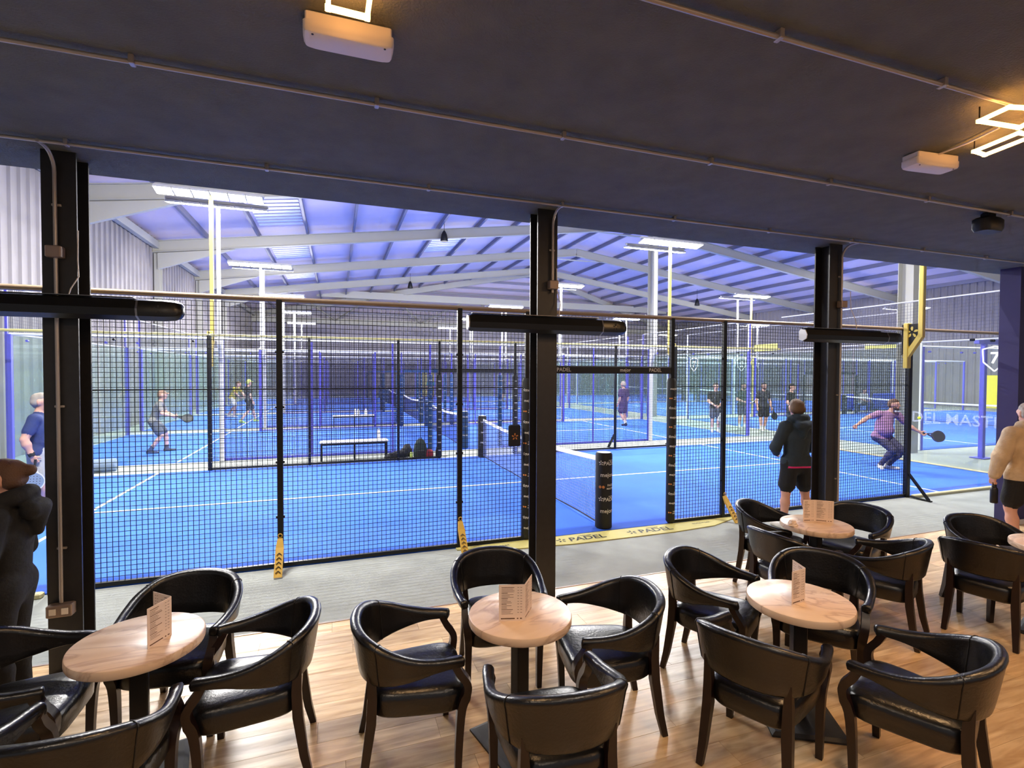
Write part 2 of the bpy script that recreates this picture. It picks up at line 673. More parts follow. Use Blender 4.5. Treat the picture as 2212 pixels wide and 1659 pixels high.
def rafter(y, xa, xb):
    mb = MB()
    xs = sorted(set([xa, RX, xb])) if xa < RX < xb else [xa, xb]
    for a, b in zip(xs[:-1], xs[1:]):
        za, zb = zroof(a), zroof(b)
        mb.bar((a, y, za + 0.015), (b, y, zb + 0.015), 0.22, 0.03)
        mb.bar((a, y, za + 0.26), (b, y, zb + 0.26), 0.04, 0.5)
        mb.bar((a, y, za + 0.505), (b, y, zb + 0.505), 0.22, 0.03)
    if xa < RX < xb:      # haunched apex
        mb.prism([(-2.2, zroof(RX - 2.2)), (2.2, zroof(RX + 2.2)), (0.5, RZ - 0.35), (-0.5, RZ - 0.35)],
                 lambda u, v, w: (RX + u, y - 0.1 + w, v), 0.2)
    if xa == XL:          # haunch at the eave
        mb.prism([(0, EZ), (3.0, zroof(XL + 3.0)), (0, EZ - 0.7)], lambda u, v, w: (XL + 0.25 + u, y - 0.08 + w, v), 0.16)
    return mb.build('rafter', 'frame_white', roof)


for y in (6.0, 13.0, 20.0, 27.0, 34.0):
    rafter(y, XL, XR)
hx = MB()
hx.bar((XL, YF, EZ + 0.3), (RX, YH, RZ + 0.3), 0.2, 0.5).bar((XR, YF, zroof(XR) + 0.3), (RX, YH, RZ + 0.3), 0.2, 0.5)
hx.build('hip_rafter', 'frame_white', roof)
MB().bar((-5, 41, 9.0), (31, 41, 9.0), 0.2, 0.62).build('tie_beam', 'frame_white', roof)
MB().bar((XL, 47.6, 7.2), (XR, 47.6, 7.2), 0.3, 0.5).build('tie_beam', 'frame_white', roof)
MB().bar((XL + 0.2, -6, EZ + 0.35), (XL + 0.2, YF, EZ + 0.35), 0.2, 0.3).build('gutter_beam', 'frame_white', roof)
for x in (-3.5, 5.0, 13.0, 22.0):
    for s in (-1, 1):
        MB().bar((x, 47.5, 7.3), (x + s * 3.2, 41.2, 8.9), 0.1, 0.1).build('brace', 'frame_white', roof)
# corrugated rooflight sheets between purlins on the left slope
for (x0, y0, y1) in ((-6.6, 15.0, 19.4), (-6.6, 21.0, 26.0), (-6.6, 28.2, 33.0), (1.75, 14.2, 16.6), (3.85, 15.0, 19.6), (1.75, 22.2, 26.4)):
    mb = MB()
    for k in range(int((y1 - y0) / 0.45)):
        yy = y0 + k * 0.45
        za, zb = zroof(x0) + RS - 0.02, zroof(x0 + 1.8) + RS - 0.02
        mb.bar((x0, yy + 0.14, za), (x0 + 1.8, yy + 0.14, zb), 0.26, 0.02)
    mb.build('rooflight', 'roof_light', roof)


def h_column(name, x, y, z1, w, d, m, lab, parent=None):
    mb = MB()
    mb.box(x - w / 2, x + w / 2, y, y + 0.014, 0, z1)
    mb.box(x - w / 2, x + w / 2, y + d - 0.014, y + d, 0, z1)
    mb.box(x - 0.006, x + 0.006, y + 0.014, y + d - 0.014, 0, z1)
    return struct(mb.build(name, m), lab)


for i, xc in enumerate((-5.24, -1.54, 2.16)):
    h_column('column', xc, -1.62, 3.68, 0.2, 0.2, 'column_paint',
             ['black steel column at the left of the cafe opening', 'black steel column in the middle of the cafe opening', 'black steel column at the right of the cafe opening'][i])
h_column('column', 11.45, 3.3, 10.3, 0.32, 0.4, 'frame_white', 'pale grey hall column behind the gold lamp post')
h_column('column', 11.45, 15.2, 10.3, 0.32, 0.4, 'frame_white', 'pale grey hall column behind the second court')
for k, y in enumerate((6.0, 13.0, 20.0, 27.0, 34.0)):
    h_column('column', XL + 0.2, y, EZ, 0.22, 0.34, 'frame_white', 'pale grey frame column on the left cladding wall, number %d' % (k + 1))

# ------------------------------------------------------------------ cafe services on ceiling and columns
CZ = 3.68


def conduit_run(y, x0, x1, lab, clips, r=0.011):
    t = thing('ceiling_conduit', lab, 'conduit', (x0, y, CZ - 0.03), 0, 'steel conduits along the cafe ceiling')
    MB().tube([(0, 0, 0), (x1 - x0, 0, 0)], r, 10).build('pipe', 'steel_conduit', t, smooth=True)
    k = x0 + 0.35
    while k < x1:
        MB().bbox(k - x0 - 0.012, k - x0 + 0.012, -0.022, 0.022, -0.014, 0.03, 0.003).build('clip', 'steel_conduit', t)
        k += clips


conduit_run(-3.05, -7.0, 5.5, 'steel conduit crossing the ceiling between bulkhead lights and opening', 1.15)
conduit_run(-1.85, -5.45, 5.5, 'steel conduit nearest the opening, feeding the column drops', 1.2)
conduit_run(-4.24, -3.0, 5.5, 'steel conduit nearest the viewer at upper right', 1.1)
for xc, zb, lab in ((-5.25, 0.52, 'steel conduit drop down the left column with two boxes'),
                    (-1.50, 2.9, 'short steel conduit drop on the middle column'),
                    (2.22, 0.06, 'steel conduit drop down the right column')):
    t = thing('conduit_drop', lab, 'conduit', (xc, -1.62, 0))
    pts = [(0, -0.24, CZ - 0.03), (0, -0.16, CZ - 0.03)]
    for k in range(7):
        a = k / 6 * PI / 2
        pts.append((0, -0.16 + 0.13 * math.sin(a), CZ - 0.16 + 0.13 * math.cos(a)))
    pts.append((0, -0.03, zb))
    MB().tube(pts, 0.012, 10).build('pipe', 'steel_conduit', t, smooth=True)
    bx = MB().bbox(-0.045, 0.045, -0.075, -0.002, 2.93, 3.01, 0.006).build('junction_box', 'box_steel', t)
    MB().cyl((0, -0.077), 0.006, 0, 0.004, 8).build('screw', 'steel_conduit', bx)
    for z in (0.9, 1.9, 3.3):
        if z > zb:
            MB().bbox(-0.028, 0.028, -0.016, -0.001, z - 0.008, z + 0.008, 0.002).build('saddle_clip', 'steel_conduit', t)
    if zb == 0.52:
        s = MB().bbox(-0.075, 0.075, -0.07, -0.002, 0.43, 0.515, 0.006).build('socket_box', 'box_steel', t)
        for dx in (-0.035, 0.035):
            MB().bbox(dx - 0.02, dx + 0.02, -0.074, -0.069, 0.45, 0.495, 0.002).build('socket_face', 'fitting_white', s)


def heater(xc, lab):
    t = thing('bar_heater', lab, 'heater', (xc, -1.76, 2.585), 0, 'black infrared bar heaters on the columns')
    L = 0.78
    sec = lambda x, s: [(x, -0.055 * s, -0.05 * s), (x, -0.065 * s, 0.0), (x, -0.04 * s, 0.06 * s), (x, 0.03 * s, 0.078 * s), (x, 0.055 * s, 0.05 * s), (x, 0.055 * s, -0.06 * s), (x, 0.0, -0.078 * s)]
    MB().loft([sec(-L, 0.9), sec(-L + 0.02, 1), sec(0.50, 1)]).build('body', 'heater_black', t, smooth=30)
    e = MB().loft([sec(0.512, 1), sec(0.66, 1), sec(0.73, 0.92), sec(0.765, 0.72), sec(0.78, 0.4)]).build('end_cap', 'heater_black', t, smooth=35)
    em = MB()
    flower(em, lambda u, v: (0.64 + u, -0.0665, 0.0 + v), 0.03)
    em.build('emblem', 'black_plate', e)
    MB().loft([[(x, y * 1.02, z * 1.02) for x, y, z in sec(0.50, 1)], [(x, y * 1.02, z * 1.02) for x, y, z in sec(0.512, 1)]]).build('joint_band', 'heater_top', t)
    MB().bar((-L + 0.03, 0.0, 0.0805), (0.48, 0.0, 0.0805), 0.06, 0.004).build('reflector_strip', 'heater_top', t)
    MB().loft([sec(-L - 0.008, 0.86), sec(-L + 0.001, 0.9)]).build('end_plate', 'lamp_housing', t)
    for s in (-0.06, 0.06):
        MB().tube([(s, 0.05, 0.02), (s, 0.10, 0.05), (s, 0.14, 0.05)], 0.012, 8).build('bracket', 'heater_black', t)
    MB().tube([(0.09, 0.03, 0.08), (0.10, 0.04, 0.13), (0.13, 0.08, 0.22), (0.11, 0.12, 0.34), (0.11, 0.13, 0.55)], 0.004, 6).build('cable', 'fitting_white', t)


heater(-5.24, 'black bar heater across the left column')
heater(-1.56, 'black bar heater across the middle column')
heater(2.28, 'black bar heater across the right column')


def bulkhead(cx, cy, rz, lab):
    t = thing('bulkhead_light', lab, 'emergency light', (cx, cy, CZ), rz, 'white bulkhead lights on the cafe ceiling')
    MB().bbox(-0.18, 0.18, -0.058, 0.058, -0.045, 0.0, 0.006).build('base', 'fitting_white', t, smooth=40)
    secs = []
    for z, s in ((-0.042, 1.0), (-0.075, 1.0), (-0.088, 0.96), (-0.093, 0.88)):
        sec = []
        for k in range(24):
            a = 2 * PI * k / 24
            u, v = math.cos(a), math.sin(a)
            sec.append((0.19 * s * math.copysign(abs(u) ** 0.22, u), 0.066 * s * math.copysign(abs(v) ** 0.22, v), z))
        secs.append(sec)
    MB().loft(secs).build('diffuser', 'fitting_white', t, smooth=40)
    for sx in (-0.15, 0.15):
        MB().cyl((sx, -0.045), 0.005, -0.095, -0.085, 8).build('screw', 'black_metal', t)
    return t


bulkhead(-3.36, -3.62, 0.0, 'white bulkhead emergency light beside the glowing square, top of view')
b2 = bulkhead(0.52, -3.60, -0.1, 'white bulkhead emergency light near the glowing chevrons at right')
MB().tube([(0.0, -0.05, -0.01), (-0.02, -0.25, -0.02), (-0.06, -0.45, -0.02)], 0.007, 8).build('cable', 'fitting_white', b2)


def neon(name, lab, loops, loc, rz, r=0.012, watts=CAFE_W, lsize=0.5, warm=(1.0, 0.60, 0.28)):
    t = thing(name, lab, 'light', loc, rz, 'warm glowing outline lights under the cafe ceiling')
    for lp in loops:
        n = len(lp)
        mb = MB()
        for i in range(n):
            a, b = lp[i], lp[(i + 1) % n]
            d = (Vector(b) - Vector(a)).normalized() * 0.012
            mb.bar((a[0] - d[0], a[1] - d[1], 0), (b[0] + d[0], b[1] + d[1], 0), 2 * r, 2 * r)
        mb.build('glow_tube', 'neon_warm', t)
    mb = MB()
    for lp in loops:
        mb.tube([(lp[0][0], lp[0][1], 0.0), (lp[0][0], lp[0][1], -loc[2] + CZ)], 0.004, 6)
    mb.build('hanger', 'black_metal', t)
    xs = [p[0] for lp in loops for p in lp]
    ys = [p[1] for lp in loops for p in lp]
    area_light('neon_glow', (sum(xs) / len(xs), sum(ys) / len(ys), -0.02), (0, 0, -1), lsize, lsize, watts, warm, parent=t)
    return t


SQ = [(-0.075, -0.35), (0.075, -0.35), (0.075, 0.0), (-0.075, 0.0)]
neon('outline_light', 'glowing warm square outline light cut by the top edge', [SQ], (-3.37, -3.83, 3.60), 0.03, r=0.009)
CH = [[(0.0, 0.0), (-0.03, -0.15), (0.22, -0.22), (0.31, -0.03)], [(0.44, 0.26), (0.57, 0.27), (0.52, 0.0), (0.39, 0.01)]]
neon('outline_light', 'glowing warm chevron outline light at the right edge', CH, (0.06, -4.13, 3.60), 0.0, r=0.009, watts=CAFE_W * 1.3)
# the same lights carry on over the part of the cafe behind the viewer
for nx, ny, wh in ((-1.6, -5.6, 'right beside'), (1.4, -5.4, 'well to the right of'), (-5.0, -5.8, 'to the left of'), (3.6, -4.3, 'over the right edge table, ahead of'), (-3.2, -7.6, 'straight behind'), (0.4, -7.6, 'far back to the right of')):
    neon('outline_light', 'glowing warm square outline light %s the viewer' % wh, [[(-0.3, -0.3), (0.3, -0.3), (0.3, 0.3), (-0.3, 0.3)]], (nx, ny, 3.60), 0.4 * nx, watts=CAFE_W * 1.0, lsize=0.6, warm=(1.0, 0.60, 0.30) if nx > 0 else (1.0, 0.86, 0.70))

sp = thing('ceiling_speaker', 'black loudspeaker under the ceiling near the right edge', 'speaker', (2.42, -2.95, CZ))
MB().bbox(-0.05, 0.05, -0.04, 0.04, -0.05, 0.0, 0.008).build('mount', 'black_metal', sp)
MB().loft([[(0.15 * s * math.copysign(abs(math.cos(a)) ** 0.6, math.cos(a)), 0.08 * s * math.copysign(abs(math.sin(a)) ** 0.6, math.sin(a)), z) for a in [2 * PI * k / 16 for k in range(16)]]
           for z, s in ((-0.05, 0.8), (-0.07, 1.0), (-0.15, 1.0), (-0.18, 0.85))]).build('cabinet', 'black_metal', sp, smooth=40)

for (x, y, z, lab) in ((1.84, 19.7, 9.15, 'small black bell speaker hanging from the third rafter'), (2.04, 33.7, 8.95, 'small black bell speaker hanging from the farthest rafter'), (23.4, 26.7, 7.75, 'small black bell speaker hanging on the right roof slope')):
    t = thing('hanging_speaker', lab, 'speaker', (x, y, z), 0, 'bell speakers under the hall roof')
    MB().lathe([(0.18, -0.28), (0.2, -0.24), (0.15, 0.05), (0.07, 0.22), (0.02, 0.28)], 14).build('bell', 'black_metal', t, smooth=True)
    MB().cyl((0, 0), 0.012, 0.25, 1.0, 6).build('hanger', 'black_metal', t)


# ------------------------------------------------------------------ padel courts
FH = 2.93
_PAN = {}


def wire_panel(w, h, m, pitch=0.05, t=0.0054):
    key = (round(w, 3), round(h, 3), m, pitch)
    if key in _PAN:
        return _PAN[key]
    mb = MB()
    n = max(1, round(w / pitch))
    for i in range(n + 1):
        x = w * i / n
        mb.bar((x, 0, 0), (x, 0, h), t)
    n = max(1, round(h / pitch))
    for i in range(n + 1):
        z = h * i / n
        mb.bar((0, t * 0.7, z), (w, t * 0.7, z), t)
    _PAN[key] = mb.mesh('mesh_panel', m)
    return _PAN[key]


post_cache = {}


def post_mesh(h, m, w=0.06):
    k = (round(h, 3), m, w)
    if k not in post_cache:
        post_cache[k] = MB().bbox(-w / 2, w / 2, -w / 2, w / 2, 0, h, 0.006).mesh('post', m)
    return post_cache[k]


def pad_print(parent, R, z0, z1, cyc, side=-1, step=0.13, rich=True):
    """words printed round a foam pad"""
    white, gold = MB(), MB()
    fn = lambda zc: (lambda u, v: ((R + 0.0012) * math.sin(u / R), side * (R + 0.0012) * math.cos(u / R), zc + v))
    z = z1 - 0.1
    k = cyc
    while z > z0 + 0.06:
        f = fn(z)
        if not rich:
            text_on(white, ('PADEL', 'mejor')[k % 2], R * 0.5, f, 0.01)
        elif k % 3 == 0:
            text_on(white, 'PADEL', R * 0.62, lambda u, v: f(u + R * 0.32, v - 0.008), 0.012, 0.12)
            text_on(white, 'PREMIER', R * 0.2, lambda u, v: f(u + R * 0.45, v + 0.02 * R / 0.07), 0.0)
            flower(white, lambda u, v: f(u - R * 0.85, v), R * 0.3)
        elif k % 3 == 1:
            text_on(white, 'mejor', R * 0.68, lambda u, v: f(u - R * 0.1, v), 0.014)
            text_on(gold, 'set', R * 0.5, lambda u, v: f(u + R * 0.95, v), 0.01)
        else:
            for s in (-0.95, -0.55):
                gold.add([f(R * s + R * 0.17 * math.cos(2 * PI * q / 10), R * 0.17 * math.sin(2 * PI * q / 10)) for q in range(10)], [tuple(range(10))])
            text_on(white, 'PADEL', R * 0.36, lambda u, v: f(u + R * 0.45, v + R * 0.2), 0.01)
            text_on(white, 'MASTERS', R * 0.3, lambda u, v: f(u + R * 0.45, v - R * 0.2), 0.01)
        z -= step
        k += 1
    white.build('print', 'print_white', parent)
    if gold.v:
        gold.build('print', 'print_gold', parent)


def fence(cx, y, side, lab, pm, wm, rail_m, detail, pads, group):
    """one long side: mesh between the lamp posts, glass towards the ends. side -1 near the viewer, +1 far"""
    t = thing('court_fence', lab, 'fence', (cx, y, 0), 0, group)
    xa, xb = (-1.12, 1.08) if detail else (-1.0, 1.0)
    for x in ((-6, -4, -2, xa, xb, 2, 4, 6) if pm == 'fence_black' else (-10, -6, -4, -2, -1, 1, 2, 4, 6, 10)):
        if abs(x) in (6, 10):
            w = 0.08
        else:
            w = 0.06 if pm == 'fence_black' else 0.045
        p = put('post', post_mesh(FH, pm, w), t, (x, 0, 0))
        if detail and abs(x) in (2, 4):
            for z in (0.55, 1.15, 1.75, 2.35):
                MB().bbox(-0.045, 0.045, -0.012, 0.012, z, z + 0.025, 0.003).build('bolt', pm, p)
    MB().tube([(-10, 0, FH), (10, 0, FH)], 0.03, 10).build('top_rail', rail_m, t, smooth=True)
    for a, b in ((-6, -4), (-4, -2), (-2, xa), (xb, 2), (2, 4), (4, 6)):
        put('mesh_panel', wire_panel(b - a - 0.05, FH - 0.1, wm), t, (a + 0.025, 0, 0.05))
        MB().box(a + 0.03, b - 0.03, -0.02, 0.02, 0.015, 0.055).build('bottom_rail', pm, t)
        if detail:
            MB().box(a + 0.03, b - 0.03, -0.006, 0.006, 1.955, 1.967).build('mid_rail', pm, t)
    put('mesh_panel', wire_panel(xb - xa - 0.06, FH - 2.26, wm), t, (xa + 0.03, 0, 2.24))
    hb = MB().bbox(xa + 0.03, xb - 0.03, -0.035, 0.035, 2.14, 2.24, 0.012).build('header_pad', 'pad_black' if pads == 'pad_black' else pads, t)
    if detail:
        w_ = MB()
        for k, xx in enumerate((-0.62, 0.3, 0.78)):
            text_on(w_, ('PADEL', 'mejor', 'PADEL')[k] if k != 1 else 'mejor', 0.07, lambda u, v: (xx + u, side * 0.0362, 2.19 + v), 0.01)
        w_.build('print', 'print_white', hb)
    for i, x in enumerate((xa, xb)):
        pd = MB().lathe([(0.05, 0), (0.065, 0.02), (0.065, 2.0), (0.05, 2.05)], 16).build('post_pad', pads, t, (x, 0, 0.03), smooth=40)
        if pads == 'pad_black' and detail:
            pad_print(pd, 0.065, 0.05, 2.0, i, -1, 0.135)
        else:
            pad_print(pd, 0.065, 0.05, 2.0, i, -1, 0.19, False)
    # glass towards both ends
    for a in (-10, -8, 6, 8):
        MB().box(a + 0.05, a + 1.95, -0.006, 0.006, 0.03, FH - 0.05).build('glass_pane', 'court_glass', t)
        for dz in (FH - 0.14,):
            for dx in (0.3, 1.7):
                MB().tube([(a + dx, -0.03, dz), (a + dx, 0.03, dz)], 0.025, 8).build('glass_clamp', pm, t)
    return t


def end_wall(cx, y0, W, sx, lab, pm, wm, group, gm='court_glass_green', shield=None, words=None):
    t = thing('glass_wall', lab, 'glass wall', (cx + 10 * sx, y0, 0), 0, group)
    n = 3 if W < 8 else 5
    s = W / n
    for i in ((((1,) if sx < 0 else ()) if gm == 'court_glass' else (0, n))):
        put('post', post_mesh(3.95, pm, 0.05), t, (0.05 * sx, s * i, 0))
    for i in range(n):
        MB().box(-0.006, 0.006, s * i + 0.04, s * (i + 1) - 0.04, 0.03, 2.9).build('glass_pane', gm, t)
        o = put('mesh_panel', wire_panel(s - 0.08, 0.95, wm, 0.075), t, (0.03 * sx, s * i + 0.04, 2.96), PI / 2)
    MB().tube([(0.05 * sx, 0, 2.93), (0.05 * sx, W, 2.93)], 0.02, 8).build('mid_rail', 'rail_grey', t, smooth=True)
    MB().tube([(0.05 * sx, 0, 3.95), (0.05 * sx, W, 3.95)], 0.018, 8).build('top_rail', 'rail_grey', t, smooth=True)
    if shield:
        num, yy, zz, mir = shield
        mb = MB()
        out = [(-0.22, 0.2), (0, 0.26), (0.22, 0.2), (0.2, -0.08), (0.0, -0.28), (-0.2, -0.08)]
        for a, b in zip(out, out[1:] + out[:1]):
            mb.bar((-0.012, -a[0], a[1]), (-0.012, -b[0], b[1]), 0.004, 0.028, up=(0, b[0] - a[0] == 0 and 1 or (b[1] - a[1]), (b[0] - a[0])))
        text_on(mb, num, 0.34, lambda u, v: (-0.012, (u if mir else -u), v), 0.02)
        mb.build('shield_print', 'print_white', t, (0, yy, zz))
    if words:
        txt, yy, zz, size = words
        mb = MB()
        text_on(mb, txt, size, lambda u, v: (-0.012, -u, v), 0.01)
        mb.build('word_print', 'print_faint', t, (0, yy, zz))
    return t


m_ = bpy.data.materials.new('print_faint')      # thin frosted film lettering on glass
m_.use_nodes = True
_nt = m_.node_tree
_o = _nt.nodes['Material Output']
_p = _nt.nodes['Principled BSDF']
_p.inputs['Base Color'].default_value = lin((235, 238, 245))
_t = _nt.nodes.new('ShaderNodeBsdfTransparent')
_x = _nt.nodes.new('ShaderNodeMixShader')
_x.inputs['Fac'].default_value = 0.24
_nt.links.new(_t.outputs[0], _x.inputs[1])
_nt.links.new(_p.outputs[0], _x.inputs[2])
_nt.links.new(_x.outputs[0], _o.inputs['Surface'])
MATS['print_faint'] = m_

lamp_mod = MB().bbox(-0.165, 0.165, -0.16, 0.16, 0.0, 0.05, 0.008).mesh('lamp_module', 'lamp_housing')
lamp_led = MB().box(-0.155, 0.155, -0.15, 0.15, -0.006, 0.0).mesh('led_face', 'lamp_led')


def flood(cx, y, side, col, lab, group, emblem=False, watts=1.0):
    """lamp pole on a fence post; side -1: stands on the near side and lights away from the viewer"""
    t = thing('floodlight_pole', lab, 'floodlight', (cx, y, 0), 0, group)
    oy = 0.30 * side
    mb = MB()
    if emblem:
        ya, yb = (-0.115, -0.045) if side < 0 else (0.045, 0.12)
        mb.bbox(-0.05, 0.05, ya, yb, 2.25, 3.02, 0.006)
    else:
        mb.bbox(-0.045, 0.045, side * 0.1 - 0.045, side * 0.1 + 0.045, 0.0, 3.0, 0.006)
    mb.build('lower_post', col, t)
    MB().bar((0, side * 0.06, 2.42), (0, oy, 2.80), 0.075, 0.075, up=(1, 0, 0)).build('kick_bracket', col, t)
    MB().bbox(-0.037, 0.037, oy - 0.037, oy + 0.037, 2.76, 6.0, 0.008).build('upper_post', col, t)
    if emblem:
        g = MB().prism([(0.0, 2.48), (oy, 2.86), (oy, 3.0), (0, 3.0)], lambda u, v, w: (-0.02 + w, u, v), 0.02).build('gusset', 'pad_black', t)
        e = MB()
        flower(e, lambda u, v: (-0.0215, oy * 0.55 - u, 2.86 + v), 0.1)
        flower(e, lambda u, v: (0.0015, oy * 0.55 + u, 2.86 + v), 0.1)
        e.build('emblem', col, g)
    tilt = -side * math.radians(11)
    hd = bpy.data.objects.new('lamp_bar', MB().bbox(-1.06, 1.06, -0.05, 0.05, 0.03, 0.10, 0.01).mesh('lamp_bar', 'lamp_housing'))
    C.objects.link(hd)
    hd.parent = t
    hd.location = (0, oy - side * 0.05, 6.02)
    hd.rotation_euler = (tilt, 0, 0)
    for k in range(6):
        a = put('lamp_module', lamp_mod, hd, (-0.875 + 0.35 * k, 0, -0.03))
        led = put('led_face', lamp_led, hd, (-0.875 + 0.35 * k, 0, -0.03))
    area_light('floodlight', (0, oy - side * 0.10, 5.95), (0, -side * math.sin(math.radians(44)), -math.cos(math.radians(44))), 2.0, 0.07, FLOOD_W * watts, (1.0, 0.97, 0.93), parent=t)
    return t


def net(cx, y0, W, lab, pads, group, rich=False):
    R0 = 0.116 if rich else 0.11
    t = thing('court_net', lab, 'net', (cx, y0, 0), 0, group)
    n = 12
    top = lambda s: 0.98 - 0.10 * math.sin(PI * s)
    mb = MB()
    for i in range(n):
        s0, s1 = i / n, (i + 1) / n
        y_0, y_1 = 0.12 + s0 * (W - 0.24), 0.12 + s1 * (W - 0.24)
        mb.bar((0, y_0, top(s0) - 0.03), (0, y_1, top(s1) - 0.03), 0.014, 0.065)
    mb.build('headband', 'net_band', t)
    mb = MB()
    yy = 0.14
    while yy < W - 0.14:
        s = (yy - 0.12) / (W - 0.24)
        mb.bar((0, yy, 0.03), (0, yy, top(s) - 0.06), 0.0045)
        yy += 0.045
    z = 0.04
    while z < 0.9:
        sag = (z / 0.9)
        for i in range(4):
            s0, s1 = i / 4, (i + 1) / 4
            mb.bar((0, 0.12 + s0 * (W - 0.24), z - 0.07 * sag * math.sin(PI * s0)), (0, 0.12 + s1 * (W - 0.24), z - 0.07 * sag * math.sin(PI * s1)), 0.0045)
        z += 0.045
    mb.build('netting', 'net_cord_lit' if rich else 'net_cord', t)
    MB().tube([(0, 0.12 + (W - 0.24) * k / 8, 0.03 + 0.012 * (k % 2)) for k in range(9)], 0.01, 6).build('foot_cord', 'net_foot', t)
    for k, yy in enumerate((0.14, W - 0.1)):
        R = R0 if k == 0 else 0.11
        p = MB().lathe([(R - 0.02, 0), (R, 0.02), (R, 1.03), (R - 0.015, 1.05)], 24).build('post_pad', pads, t, (0, yy, 0.0), smooth=40)
        if k == 0 and rich:
            pad_print(p, R, 0.06, 1.02, 0, -1, 0.165)
        else:
            pad_print(p, R, 0.1, 1.0, 0, -1, 0.26, False)
        MB().lathe([(R - 0.045, 1.05), (R - 0.02, 1.054), (R - 0.045, 1.058)], 24).build('cap', 'white_paint', p, smooth=True)
    return t


ORD = ['nearest', 'second', 'third', 'fourth', 'fifth']


def surface(cx, y0, W, lab):
    s = struct(MB().box(cx - 10, cx + 10, y0, y0 + W, -0.008, 0.008).build('court_floor', 'court_blue'), lab)
    z0, z1 = 0.0085, 0.0105
    MB().box(cx - 6.95, cx + 6.95, y0 + W / 2 - 0.025, y0 + W / 2 + 0.025, z0, z1).build('line', 'line_white', s)
    for sx in (-1, 1):
        MB().box(cx + sx * 6.95 - 0.025, cx + sx * 6.95 + 0.025, y0 + 0.05, y0 + W - 0.05, z0, z1).build('line', 'line_white', s)


G_F, G_G, G_L, G_N = 'mesh side fences of the courts', 'glass end walls of the courts', 'court floodlight poles', 'court nets'
for k in range(5):
    y0, W = 7.7 * k, 6.4
    nm = ORD[k]
    surface(0, y0, W, 'blue turf of the %s court in the left row' % nm)
    pm = 'fence_black' if k == 0 else 'violet_paint'
    wm = 'wire_black' if k == 0 else 'wire_blue'
    pads = 'pad_black' if k == 0 else 'pad_blue'
    rail = 'rail_gold' if k == 0 else 'white_paint'
    fence(0, y0, -1, ('black mesh fence facing the cafe, with padded doorway' if k == 0 else 'violet posted near fence of the %s court in the left row' % nm), pm, wm, 'gold_rail_dim' if k == 0 else rail, k == 0, pads, G_F)
    fence(0, y0 + W, 1, ('black mesh fence on the far side of the nearest court' if k == 0 else 'violet posted far fence of the %s court in the left row' % nm), pm, wm, rail, False, pads, G_F)
    net(0.08 if k == 0 else 0, y0, W, '%s net of the left row of courts' % ('nearest' if k == 0 else nm) + (' with printed black post pad' if k == 0 else ' with blue post pads'), pads, G_N, k == 0)
    if k < 4:
        for sx in (-1, 1):
            end_wall(0, y0, W, sx, 'glass wall at the %s end of the %s court, left row' % ('left' if sx < 0 else 'right', nm), 'violet_paint', 'wire_blue', G_G,
                     'court_glass' if k == 0 else 'court_glass_green',
                     shield=('7', 2.78, 2.5, False) if (k == 1 and sx > 0) else (('7', 0.82, 2.5, False) if (k == 0 and sx > 0) else None),
                     words=('PADEL MASTERS', 1.57, 1.1, 0.36) if (k == 0 and sx > 0) else None)
    for sx in (-1, 1):
        for sd in (-1, 1):
            gold = (k == 0)
            flood((5.82 if k == 0 and sd < 0 else 6.0) * sx, y0 + (0 if sd < 0 else W), sd, 'gold_paint' if gold else 'white_paint',
                  '%s floodlight pole at the %s of the %s fence, %s court, left row' % ('gold' if gold else 'white', 'left' if sx < 0 else 'right', 'near' if sd < 0 else 'far', nm),
                  G_L, gold)
XC = 22.2
for k in range(3):
    y0, W = 3.6 + 11.5 * k, 10.0
    nm = ORD[k]
    surface(XC, y0, W, 'blue turf of the %s court in the right row' % nm)
    fence(XC, y0, -1, 'violet posted near fence of the %s court in the right row' % nm, 'violet_paint', 'wire_blue', 'white_paint', False, 'pad_black', G_F)
    fence(XC, y0 + W, 1, 'violet posted far fence of the %s court in the right row' % nm, 'violet_paint', 'wire_blue', 'white_paint', False, 'pad_black', G_F)
    net(XC, y0, W, '%s net of the right row of courts with dark post pads' % nm, 'pad_black', G_N)
    end_wall(XC, y0, W, -1, 'glass wall at the left end of the %s court, right row' % nm, 'white_paint', 'wire_blue', G_G, 'court_glass_green',
             shield=('2', 6.7, 2.52, True) if k == 0 else None)
    for sx in (-1, 1):
        for sd in (-1, 1):
            gold = (k == 0 and sd > 0 and sx < 0)
            flood(XC + 6.0 * sx, y0 + (0 if sd < 0 else W), sd, 'gold_paint' if gold else 'white_paint',
                  '%s floodlight pole at the %s of the %s fence, %s court, right row' % ('gold' if gold else 'white', 'left' if sx < 0 else 'right', 'near' if sd < 0 else 'far', nm), G_L, False, 1.25)

